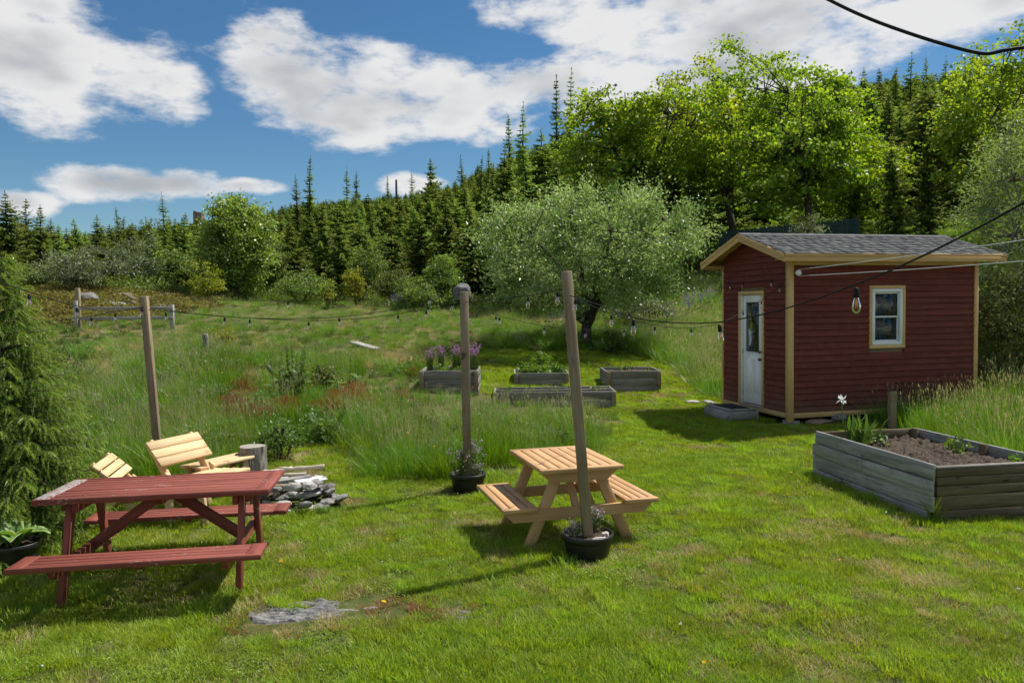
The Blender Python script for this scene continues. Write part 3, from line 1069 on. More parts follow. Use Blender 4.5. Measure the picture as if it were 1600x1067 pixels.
def grow_meadow():
    rng = np.random.default_rng(21)
    wnd = (-0.35, -0.1)
    protos = []
    for s in range(3):
        protos.append((tuft(200 + s, 230, 0.55, 0.32, 0.0085, 0.5, 3, 12, wind=wnd), M['meadow']))      # 0-2 lush
    for s in range(3):
        protos.append((tuft(210 + s, 170, 0.48, 0.32, 0.0065, 0.6, 3, 46, wind=wnd), M['pale_grass']))  # 3-5 wispy, in seed
    for s in range(2):
        protos.append((tuft(220 + s, 150, 0.28, 0.28, 0.006, 0.8, 2, 26, wind=wnd), M['dry_grass']))    # 6-7 straw
    for s in range(2):
        protos.append((tuft(230 + s, 60, 0.26, 0.26, 0.012, 0.6, 2, 150, wind=wnd), M['sorrel']))      # 8-9 sorrel
    for s in range(2):                                                                             # 10-11 leafy weeds
        G = Geo()
        r2 = np.random.default_rng(240 + s)
        for k in range(40):
            h = 0.15 + 0.3 * r2.random()
            b = np.array([r2.normal(0, 0.15), r2.normal(0, 0.15), 0])
            t = b + [r2.normal(0, 0.06), r2.normal(0, 0.06), h]
            G.tube([b, t], 0.0025, 4, False, 0.3)
            n = 9
            f = r2.random(n)
            P = b + (t - b) * f[:, None]
            G.leaves(P, np.stack([r2.normal(size=n), r2.normal(size=n), 0.3 + 0.4 * r2.random(n)], -1), np.array([0, 0, 1.0]) + .4 * r2.normal(size=(n, 3)), 0.09, 0.035, r2.random(n))
        protos.append((G.mesh('weed'), M['weed']))
    for s in range(3):                                                                             # 12-14 heath cushions
        G = Geo()
        r2 = np.random.default_rng(250 + s)
        n = 170
        d = rand_dirs(n, r2)
        d[:, 2] = np.abs(d[:, 2])
        P = d * np.array([0.24, 0.24, 0.20]) * (0.6 + 0.4 * r2.random(n))[:, None]
        G.leaves(P, d + 0.6 * r2.normal(size=(n, 3)), rand_dirs(n, r2), 0.06, 0.03, r2.random(n))
        protos.append((G.mesh('heath'), M['heath']))
    xs, ys, ws = [], [], []
    for d, a, b in ((13, 7.0, 13.0), (8.5, 13, 20), (5.5, 20, 30), (4.5, 30, 44)):
        x, y = sample_view(d, a, b, rng, 0.8)
        xs.append(x)
        ys.append(y)
    x, y = np.concatenate(xs), np.concatenate(ys)
    k = ~lawn_mask(x, y) & foot_free(x, y)
    x, y = x[k], y[k]
    n = len(x)
    u, v = topx(np.stack([x, y, hgt(x, y)], -1))
    nA, nB, nC = noise2(x, y, 2.2, 31), noise2(x, y, 0.8, 32), noise2(x, y, 5.0, 33)
    r = rng.random(n)
    typ = rng.integers(0, 3, n)
    hs = np.full(n, 0.55)
    pale = np.clip((nA * 0.6 + nC * 0.6 - 0.55) * 1.6, 0.05, 0.45)
    typ = np.where(r < pale, rng.integers(3, 6, n), typ)
    # middle meadow: short, mixed with straw
    mid = (v < 560) & (u < 760)
    hs = np.where(mid, 0.36, hs)
    typ = np.where(mid & (rng.random(n) < np.clip(nB * 0.5 + nA * 0.5 - 0.25, 0.05, 0.5)), rng.integers(6, 8, n), typ)
    typ = np.where(mid & (rng.random(n) < 0.12), rng.integers(10, 12, n), typ)

    def region(cu, cv, ru, rv):
        return np.clip(1.25 - ((u - cu) / ru) ** 2 - ((v - cv) / rv) ** 2, 0, 1)
    lush = np.maximum.reduce([region(735, 690, 200, 75), region(250, 660, 165, 90), region(620, 620, 60, 40), region(300, 590, 130, 40)])
    typ = np.where(rng.random(n) < lush * 0.95, np.where(rng.random(n) < 0.16, rng.integers(3, 6, n), rng.integers(0, 3, n)), typ)
    hs = np.where(lush > 0.3, 0.66, hs)
    hs = np.where(region(735, 690, 200, 75) > 0.2, 0.72, hs)
    hs = np.where((v < 668) & (u > 640) & (u < 960) & (v > 600), 0.34, hs)
    hs = np.where((v < 622) & (u > 560) & (u < 760) & (v > 540), 0.26, hs)
    hs = np.where(region(250, 660, 165, 90) > 0.2, 0.78, hs)
    silver = np.maximum.reduce([region(430, 498, 190, 20), region(1080, 560, 90, 90), region(860, 640, 110, 26)])
    typ = np.where(rng.random(n) < silver * 0.6, rng.integers(3, 6, n), typ)
    hs = np.where(region(1080, 560, 90, 90) > 0.2, 0.75, hs)
    hs = np.where((u > 1380) & (v > 540), 0.85, hs)
    typ = np.where((lush > 0.2) & (rng.random(n) < 0.14), rng.integers(10, 12, n), typ)
    rgt = (u > 1380) & (v > 520)
    typ = np.where(rgt & (rng.random(n) < 0.75), rng.integers(0, 3, n), typ)
    sor = np.maximum.reduce([region(380, 640, 30, 45), region(490, 650, 70, 26), region(570, 640, 70, 24), region(430, 600, 28, 20), region(660, 575, 40, 16)])
    typ = np.where(rng.random(n) < sor * 0.6, rng.integers(8, 10, n), typ)
    hs = np.where(sor > 0.3, 0.75, hs)
    strw = np.maximum.reduce([region(150, 590, 50, 40), region(640, 562, 90, 22), region(420, 595, 70, 18), region(200, 555, 60, 18), region(870, 505, 60, 8)])
    typ = np.where(rng.random(n) < strw * 0.8, rng.integers(6, 8, n), typ)
    hs = np.where(strw > 0.4, 0.5, hs)
    herb = np.maximum.reduce([region(470, 680, 80, 25), region(90, 560, 60, 60)])
    typ = np.where(rng.random(n) < herb * 0.7, rng.integers(10, 12, n), typ)
    hea = np.maximum.reduce([region(140, 470, 190, 34), region(30, 480, 140, 40)]) * (v < 512)
    typ = np.where(rng.random(n) < hea * 1.1, rng.integers(12, 15, n), typ)
    base_h = np.array([.55] * 3 + [.5] * 3 + [.30] * 2 + [.26] * 2 + [.4] * 2 + [.22] * 3)
    sc = hs * (0.75 + 0.5 * rng.random(n)) * (0.8 + 0.4 * nB)
    sc = np.where((typ >= 6) & (typ < 8), sc * 1.1, sc)
    sc = np.where(typ >= 12, 0.8 + 0.8 * rng.random(n), sc)
    wide = 1 + 0.8 * np.clip((y - 12) / 20, 0, 1)
    # keep the plants low right at the lawn's edge, in front of beds and under the step
    S = np.stack([sc * wide, sc * wide, sc], -1)
    rot = np.stack([rng.normal(0, 0.07, n), rng.normal(0, 0.07, n), rng.normal(0, 1.1, n)], -1)
    scatter('meadow_grass', protos, np.stack([x, y, hgt(x, y)], -1), rot, S, typ, 'tall uncut meadow grass, sorrel and heath behind the lawn', 'grass')
    # buttercups over the meadow
    x, y = sample_view(1.0, 9, 24, rng)
    k = ~lawn_mask(x, y) & foot_free(x, y) & (x < 1) & (noise2(x, y, 2.0, 41) > 0.52)
    x, y = x[k], y[k]
    n = len(x)
    G = Geo()
    th = np.linspace(0, 6.283, 6, endpoint=False)
    G.leaves(np.tile([0, 0, 0.40], (6, 1)), np.stack([np.cos(th), np.sin(th), 0.35 + 0 * th], -1), np.tile([0, 0, 1.0], (6, 1)), 0.022, 0.018, 0.6)
    scatter('meadow_buttercups', [(G.mesh('buttercup'), M['yellow_petal'])], np.stack([x, y, hgt(x, y)], -1), np.stack([rng.normal(0, .2, n), rng.normal(0, .2, n), rng.random(n) * 6], -1),
            0.7 + 0.5 * rng.random(n), np.zeros(n), 'small yellow buttercups scattered over the uncut meadow', 'flowers')


grow_lawn()
grow_meadow()

# ------------------------------------------------------------------ trees
def cd_of(v):
    return v / (np.linalg.norm(v) + 1e-6)


def crown_tree(seed, H, ch, R, RZ, n_limb, n_clump, per, leaf, clump, trunk_r, fork=0.25, lean=(0, 0), flat_bottom=0.5, lw=0.7, upness=0.4, tip_tint=None, lump=0.25, hollow=0.5, droop=0.0, multi=False, flatc=0.5, spray=0.0, cvar=0.18):
    """deciduous tree: trunk and limbs (one mesh) and a crown of single leaves in clumps (one mesh)"""
    rng = np.random.default_rng(seed)
    W, Lf = Geo(), Geo()
    R = np.array(R if hasattr(R, '__len__') else (R, R), float)
    top = np.array([lean[0], lean[1], ch])
    fz = H * fork
    nodes = []
    if not multi:
        tp = np.array([[0, 0, -0.2], [lean[0] * .1, lean[1] * .1, fz * 0.5], [lean[0] * .25, lean[1] * .25, fz]])
        W.tube(tp, [trunk_r * 1.35, trunk_r, trunk_r * 0.9], 9)
    lump_d = rand_dirs(14, rng)
    lump_a = rng.normal(0, lump, 14)

    def rad(d):
        return 1 + (np.maximum(0, d @ lump_d.T) ** 6 @ lump_a)
    for i in range(n_limb):
        a = 2 * math.pi * (i + rng.random() * 0.7) / n_limb
        e = 0.15 + 0.95 * rng.random()
        d = np.array([math.cos(a) * math.cos(e), math.sin(a) * math.cos(e), math.sin(e)])
        tgt = top + d * np.array([R[0], R[1], RZ]) * 0.8
        st = np.array([lean[0] * .25, lean[1] * .25, fz * (0.75 + 0.5 * rng.random())]) if not multi else np.array([rng.normal(0, trunk_r), rng.normal(0, trunk_r), -0.15])
        b1 = st + (tgt - st) * 0.35 + np.array([0, 0, 0.12 * H]) + rng.normal(0, 0.05 * H, 3) * [1, 1, .4]
        tt = np.linspace(0, 1, 8)[:, None]
        pts = (1 - tt) ** 2 * st + 2 * tt * (1 - tt) * b1 + tt ** 2 * tgt
        pts[1:-1] += rng.normal(0, 0.018 * H, (6, 3))
        W.tube(pts, np.linspace(trunk_r * (0.62 if not multi else 0.5), 0.02, 8), 6, False)
        nodes.append(pts[1:])
    nodes = np.concatenate(nodes)
    cents, cd = [], []
    while len(cents) < n_clump:
        d = rand_dirs(1, rng)[0]
        if d[2] < 0:
            d[2] *= flat_bottom
        rr = rad(d[None])[0] * (hollow + (1 - hollow) * rng.random() ** 0.6)
        cents.append(top + d * rr * np.array([R[0], R[1], RZ]))
        cd.append(d)
    cents, cd = np.array(cents), np.array(cd)
    cents = cents[(cents[:, 2] > 0.12 * H)]
    for c in cents:
        dist = np.linalg.norm(nodes - c, axis=1) + np.maximum(0, nodes[:, 2] - c[2]) * 0.7
        s = nodes[np.argmin(dist)]
        m_ = (s + c) / 2 + np.array([0, 0, 0.08 * np.linalg.norm(c - s)]) + rng.normal(0, 0.03 * H, 3) * .5
        W.tube([s, m_, c], [0.028 * H / 8, 0.018 * H / 8, 0.006], 4, False)
        # leaves along the outer half of the twig and in the clump
        n = int(per * (0.5 + rng.random()))
        t = rng.random(n)
        P = np.where((t < 0.25)[:, None], m_ + (c - m_) * rng.random(n)[:, None] + rng.normal(0, clump * 0.35, (n, 3)), c + rng.normal(0, clump, (n, 3)) * [1, 1, flatc])
        if spray:
            P = P + cd_of(c - top) * rng.exponential(spray, n)[:, None] * (rng.random(n) < 0.45)[:, None]
        out = P - top
        out /= np.linalg.norm(out, axis=1)[:, None] + 1e-6
        D = out * 0.6 + rand_dirs(n, rng) * 0.9 + np.array([0, 0, -droop])
        N = np.array([0, 0, upness]) + rand_dirs(n, rng) * 0.8 + out * 0.3
        tn = np.clip(0.5 + 0.25 * rng.normal(size=n) + cvar * rng.normal(), 0, 1)
        if tip_tint is not None:
            tn = np.where(rng.random(n) < tip_tint, 2.0, tn)
        sz = leaf * (0.65 + 0.7 * rng.random(n))
        Lf.leaves(P, D, N, sz, sz * lw, tn)
    return W.mesh('trunk', True), Lf.mesh('crown')


def spruce(seed, H, R, dens=1.0, step=0.22, bottom=0.06, spray=0.24, ragged=0.0, power=0.85, trunk_r=None, asym=0.0):
    rng = np.random.default_rng(seed)
    W, Lf = Geo(), Geo()
    tr = trunk_r or 0.013 * H + 0.02
    bend = rng.normal(0, 0.012, 2)
    zz = np.linspace(-0.2, H, 9)
    W.tube(np.stack([bend[0] * zz * zz / H * 2, bend[1] * zz * zz / H * 2, zz], -1), np.maximum(tr * (1 - np.clip(zz, 0, H) / H) ** 0.8, 0.008), 7)
    z = H * bottom
    while z < H * 0.985:
        f = z / H
        Lm = R * (1 - f) ** power + 0.05
        prof = 1.0
        if ragged:
            prof = 0.35 + 0.65 * rng.random() if rng.random() < ragged else 1.0
        k = max(4, int((5 + 3 * (1 - f)) * dens))
        a0 = rng.random() * 6.28
        for i in range(k):
            if ragged and rng.random() < ragged * 0.45:
                continue
            a = a0 + 6.283 * i / k + rng.normal(0, 0.2)
            L = Lm * prof * (0.7 + 0.45 * rng.random()) * (1 + asym * math.cos(a))
            el = 0.55 * f - 0.22 + rng.normal(0, 0.10)
            d = np.array([math.cos(a), math.sin(a), 0])
            n = max(3, int(L / (0.085)))
            s = (np.arange(n) + rng.random(n) * 0.6) / n
            zb = z + L * (math.tan(el) * s - 0.18 * s * (1 - s) * 2 + 0.10 * s ** 3)
            P = np.stack([bend[0] * z * z / H * 2 + d[0] * L * s, bend[1] * z * z / H * 2 + d[1] * L * s, zb], -1)
            if L > 0.5:
                W.tube(P[[0, n // 2, n - 1]], [0.012, 0.008, 0.004], 3, False)
            sd = np.array([-d[1], d[0], 0])
            spl = spray * (1.15 - 0.65 * s) * (0.75 + 0.5 * rng.random(n)) * min(1, 0.35 + L)
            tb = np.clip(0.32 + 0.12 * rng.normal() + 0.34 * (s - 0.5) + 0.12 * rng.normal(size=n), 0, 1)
            for sg in (-1, 1):
                D = d * (0.75) + sg * sd * (0.8 + 0.3 * rng.random(n))[:, None] + np.array([0, 0, -0.28]) + rng.normal(0, 0.18, (n, 3))
                N = np.array([0, 0, 1.0]) + rng.normal(0, 0.35, (n, 3))
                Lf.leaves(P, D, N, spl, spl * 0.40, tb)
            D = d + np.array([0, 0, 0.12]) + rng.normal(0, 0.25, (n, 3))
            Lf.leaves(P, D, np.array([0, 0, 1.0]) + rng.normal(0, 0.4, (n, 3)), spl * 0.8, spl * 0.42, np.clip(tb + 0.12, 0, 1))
            if rng.random() < 0.6:
                D = d * 0.5 + np.array([0, 0, -0.6]) + rng.normal(0, 0.3, (n, 3))
                Lf.leaves(P, D, d + rng.normal(0, 0.4, (n, 3)), spl * 0.7, spl * 0.35, tb * 0.6)
        z += step * (0.7 + 0.6 * rng.random()) * (0.6 + 0.6 * (1 - f))
    # leader
    n = 8
    Lf.leaves(np.stack([np.full(n, bend[0] * H * 2), np.full(n, bend[1] * H * 2), H - 0.25 + 0.3 * rng.random(n)], -1), rand_dirs(n, rng) * .5 + [0, 0, 1], rand_dirs(n, rng), 0.16, 0.05, 0.5)
    return W.mesh('trunk', True), Lf.mesh('crown')


def stand(name, meshes, mats, loc, rotz, scale, label, cat, group=None):
    r = empty(name, loc, rotz, label, cat, group, scale)
    if 'spruce' in name:
        r.rotation_euler = (0.035 * math.sin(loc[0] * 7.1), 0.035 * math.sin(loc[0] * 4.3 + loc[1]), rotz)
    for nm, me, mt in zip(('trunk', 'crown'), meshes, mats):
        put(nm, me, mt, r)
    return r


SPR = [spruce(301, 6.0, 2.0, 1.0, 0.27, spray=0.32, ragged=0.2, power=0.95), spruce(302, 6.0, 1.75, 1.1, 0.27, spray=0.32, ragged=0.3, power=0.85, asym=0.15), spruce(303, 6.0, 2.2, 1.0, 0.30, spray=0.36, ragged=0.45, power=0.9, asym=-0.2), spruce(304, 6.0, 1.7, 0.9, 0.28, spray=0.34, ragged=0.5, bottom=0.12, power=0.8)]
SPIRE = [spruce(311, 8.0, 1.5, 1.0, 0.26, 0.08, 0.30, 0.35, 0.95), spruce(312, 8.0, 1.7, 0.9, 0.28, 0.12, 0.30, 0.5, 0.85)]
SPARSE = [spruce(321, 7.0, 1.3, 0.7, 0.34, 0.25, 0.28, 0.6, 0.6)]
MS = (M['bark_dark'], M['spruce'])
MSF = (M['bark_dark'], M['spruce_far'])
EDGE_U = np.array([-300, 60, 250, 400, 550, 700, 850, 1000, 1080, 1150, 1300, 1450, 1700])
EDGE_Y = np.array([35, 35, 37, 39.5, 40, 38.5, 37, 34, 36, 44, 45, 42, 38])


def plant_forest():
    rng = np.random.default_rng(77)
    placed = []

    def free(x, y, d):
        return all((x - a) ** 2 + (y - b) ** 2 > d * d for a, b in placed)
    # singled out skyline trees: pixel of the tip, depth, kind, label
    special = [
        (480, 243, 66, SPIRE[0], 'very tall thin spruce with bare tip rising highest on the left skyline'),
        (462, 274, 70, SPIRE[1], 'thin spruce beside the tallest skyline spruce on the left'),
        (256, 302, 60, SPARSE[0], 'ragged thin spruce standing above the trees left of the rounded leafy tree'),
        (186, 324, 58, SPIRE[0], 'slender spruce tip between the far left trees and the ragged thin spruce'),
        (540, 262, 95, SPARSE[0], 'open wind-worn conifer on the bare ridge, left one of a pair'),
        (556, 266, 97, SPIRE[1], 'open wind-worn conifer on the bare ridge, right one of a pair'),
        (606, 274, 100, SPIRE[0], 'small thin spruce on the ridge beside the bare pole'),
        (643, 268, 98, SPARSE[0], 'small ragged spruce on the ridge in front of the little cloud'),
        (674, 249, 82, SPR[2], 'broad layered spruce on the skyline right of the little cloud'),
        (722, 245, 72, SPIRE[1], 'ragged spire spruce on the skyline above the left edge of the apple tree'),
        (748, 246, 70, SPIRE[0], 'narrow spruce on the skyline just right of the ragged spire'),
        (761, 234, 68, SPIRE[0], 'dark pencil thin spruce on the rising skyline behind the apple tree'),
        (796, 180, 60, SPIRE[0], 'tall dark spruce, left one of the twin spires behind the apple tree'),
        (813, 163, 58, SPIRE[1], 'tallest dark spruce, right one of the twin spires behind the apple tree'),
        (870, 120, 62, SPIRE[0], 'thin dark spire spruce left of the leafy maples, left one of two'),
        (886, 114, 62, SPIRE[1], 'thin dark spire spruce touching the leafy maples, right one of two'),
        (1165, 74, 70, SPIRE[1], 'spruce tip showing above the gap between the two middle maples'),
        (1352, 108, 75, SPR[1], 'dark spruce on the right skyline just right of the largest maple'),
        (1376, 112, 76, SPR[0], 'dark spruce, second to the right of the largest maple on the skyline'),
        (1396, 110, 74, SPR[3], 'dark spruce, third to the right of the largest maple on the skyline'),
        (1421, 89, 70, SPARSE[0], 'open flat-topped conifer on the right skyline under the overhead cable'),
        (1447, 86, 78, SPIRE[1], 'thin spruce tip on the right skyline below the overhead cable'),
        (1478, 92, 80, SPARSE[0], 'sparse spruce tip on the skyline beside the right-hand maple'),
    ]
    for u, v, y, me, lab in special:
        p = aty(u, v, y)
        g = float(hgt(p[0], y))
        hh = max(3.0, p[2] - g)
        zmax = max(vv.co.z for vv in me[0].vertices)
        s = hh / zmax
        wd = s * (1.0 if hh < 11 else 0.85)
        stand('spruce_tree', me, MS if y < 66 else MSF, (p[0], y, g), rng.random() * 6.28, (wd, wd, s), lab, 'spruce')
        placed.append((p[0], y))
    # trees of the forest edge one can pick out
    edge = [(10, 300, 40, SPR[1]), (36, 312, 44, SPR[3]), (62, 322, 38, SPR[0]), (92, 352, 40, SPR[0]), (122, 344, 46, SPR[3]), (150, 338, 48, SPR[1]), (205, 352, 44, SPR[2]), (232, 345, 40, SPR[0]), (285, 345, 44, SPR[2]),
            (440, 330, 46, SPR[0]), (500, 320, 44, SPR[2]), (530, 345, 41, SPR[2]), (575, 350, 42, SPR[3]), (612, 340, 45, SPR[0]), (655, 330, 41, SPR[1]), (703, 300, 42, SPR[0]), (735, 318, 40, SPR[0]), (765, 290, 44, SPR[1]),
            (830, 230, 46, SPR[0]), (850, 205, 52, SPR[1]), (780, 230, 54, SPR[1]), (900, 190, 55, SPR[1]), (330, 350, 46, SPR[1]), (415, 330, 43, SPR[3])]
    edge.sort()
    ORD = ('first', 'second', 'third', 'fourth', 'fifth', 'sixth', 'seventh', 'eighth', 'ninth', 'tenth', 'eleventh', 'twelfth', 'thirteenth', 'fourteenth', 'fifteenth', 'sixteenth', 'seventeenth', 'eighteenth', 'nineteenth', 'twentieth', 'twenty-first', 'twenty-second', 'twenty-third', 'twenty-fourth')
    for q, (u, v, y, me) in enumerate(edge):
        p = aty(u, v, y)
        g = float(hgt(p[0], y))
        s = max(3.0, p[2] - g) / 6.0
        stand('spruce_tree', me, MS, (p[0], y, g), rng.random() * 6.28, (s * (1.1 + .35 * rng.random()),) * 2 + (s,), 'large full spruce of the forest edge, %s of its row from the left' % ORD[q], 'spruce', 'spruces along the forest edge')
        placed.append((p[0], y))
    for u, v, y, me, lab in ((1401, 215, 34, SPR[1], 'dark spruce in front of the maples, above the right end of the shed roof'),
                             (1452, 205, 36, SPR[0], 'dark spruce in front of the right-hand maple'),
                             (1335, 262, 40, SPR[2], 'dark spruce between the largest maple and the shed'),
                             (1080, 262, 40, SPR[1], 'dark spruce under the maples right behind the apple tree'),
                             (1105, 300, 37, SPR[0], 'small dark spruce between apple tree and shed roof peak')):
        p = aty(u, v, y)
        g = float(hgt(p[0], y))
        s = max(2.5, p[2] - g) / 6.0
        stand('spruce_tree', me, MS, (p[0], y, g), rng.random() * 6.28, (s * .95, s * .95, s), lab, 'spruce')
        placed.append((p[0], y))
    # the wood on the slope
    BAND = {0: 'at the forest foot', 5: 'on the middle slope', 16: 'high on the slope'}
    ZONE = ('behind the rail fence', 'around the rounded leafy tree', 'between the rounded leafy tree and the apple tree', 'behind the apple tree and left maple', 'behind the largest maple and shed', 'behind the right-hand maple')
    count = 0
    for (lo, hi, d, cap) in ((0, 5, 2.2, 80), (5, 16, 2.8, 120), (16, 34, 3.2, 70)):
        tries = 0
        c = 0
        while c < cap and tries < 6000:
            tries += 1
            a = rng.random() * 1.6 - 0.8
            ye = float(np.interp(a * F_PX + 800, EDGE_U, EDGE_Y)) + 1.2
            y = ye + lo + (hi - lo) * rng.random()
            x = a * y
            if not free(x, y, d):
                continue
            g = float(hgt(x, y))
            k = rng.random()
            me = SPR[rng.integers(0, 4)] if k < 0.95 else SPIRE[rng.integers(0, 2)]
            # crowns stay below the skyline of the photograph
            vmax = float(np.interp(800 + F_PX * a, [0, 100, 300, 500, 700, 800, 900, 1000, 1200, 1400, 1600], [325, 352, 345, 318, 292, 245, 190, 170, 130, 125, 105]))
            vmax += (42 if lo == 0 else 16 if lo == 5 else 4) * (1.0 if a < 0.0 else 0.6)
            ztop = EYE + (478 - 12 * a - vmax) / F_PX * y
            hh = min((2.4 if lo == 0 else 4.0) + (4.6 if lo == 0 else 3.6) * rng.random() + (1.2 if a > 0.0 else 0), ztop - g + 0.5 * rng.normal())
            if hh < 2.0:
                continue
            zmax = 6.0 if k < 0.95 else 8.0
            s = hh / zmax
            w = max(s, 0.62) * (1.0 + 0.5 * rng.random()) * (1.2 if k < 0.95 else 1.1)
            stand('spruce_tree', me, MS if y < 60 else MSF, (x, y, g), rng.random() * 6.28, (w, w, s), 'dark spruce %s %s' % (BAND[lo], ZONE[int(np.searchsorted([230, 440, 740, 1100, 1420], 800 + F_PX * a))]), 'spruce', 'spruces %s %s' % (BAND[lo], ZONE[int(np.searchsorted([230, 440, 740, 1100, 1420], 800 + F_PX * a))]))
            placed.append((x, y))
            c += 1
    # far side of the hill: a wood that reads as one mass
    n = 3600
    a = rng.random(n) * 1.7 - 0.85
    y = 66 + 74 * rng.random(n)
    x = a * y
    g = hgt(x, y)
    vmax = np.interp(800 + F_PX * a, [0, 100, 300, 420, 500, 600, 700, 800, 900, 1000, 1200, 1400, 1600], [345, 360, 348, 330, 315, 308, 292, 245, 190, 170, 130, 128, 110])
    ztop = EYE + (478 - 12 * a - vmax) / F_PX * y
    hh = np.minimum(2.2 + 4.5 * rng.random(n) ** 1.6, ztop - g + 0.5 * rng.normal(size=n) - 0.2)
    k = hh > 1.0
    x, y, g, hh = x[k], y[k], g[k], hh[k]
    n = len(x)
    w = np.maximum(hh / 6 * (1.3 + 0.7 * rng.random(n)), 0.6)
    scatter('far_spruce_wood', [(SPR[i][1], None) for i in range(4)], np.stack([x, y, g - 0.2], -1), np.stack([np.zeros(n), np.zeros(n), rng.random(n) * 6.28], -1), np.stack([w, w, hh / 6], -1),
            rng.integers(0, 4, n), 'far spruce wood on the upper hillside, one dark green mass', 'wood')
    # low shrubs and saplings under the wood
    prot = []
    for s in range(3):
        r2 = np.random.default_rng(400 + s)
        G = Geo()
        m_ = 420
        d = rand_dirs(m_, r2)
        d[:, 2] = np.abs(d[:, 2])
        P = d * np.array([0.8, 0.8, 0.85]) * (0.45 + 0.55 * r2.random(m_))[:, None] * (1 + 0.25 * np.sin(d[:, :1] * 7 + s))
        G.leaves(P, d + 0.8 * r2.normal(size=(m_, 3)), rand_dirs(m_, r2) + [0, 0, .5], 0.13, 0.075, r2.random(m_))
        prot.append((G.mesh('bush'), M['shrub']))
    n = 900
    a = rng.random(n) * 1.7 - 0.85
    ye = np.interp(a * F_PX + 800, EDGE_U, EDGE_Y)
    y = ye - 1.5 + 16 * rng.random(n) ** 2.0
    x = a * y
    scatter('forest_undergrowth', prot, np.stack([x, y, hgt(x, y) - 0.1], -1), np.stack([np.zeros(n), np.zeros(n), rng.random(n) * 6.28], -1), 0.45 + 0.75 * rng.random(n),
            rng.integers(0, 3, n), 'low green undergrowth along the foot of the forest', 'undergrowth')


plant_forest()


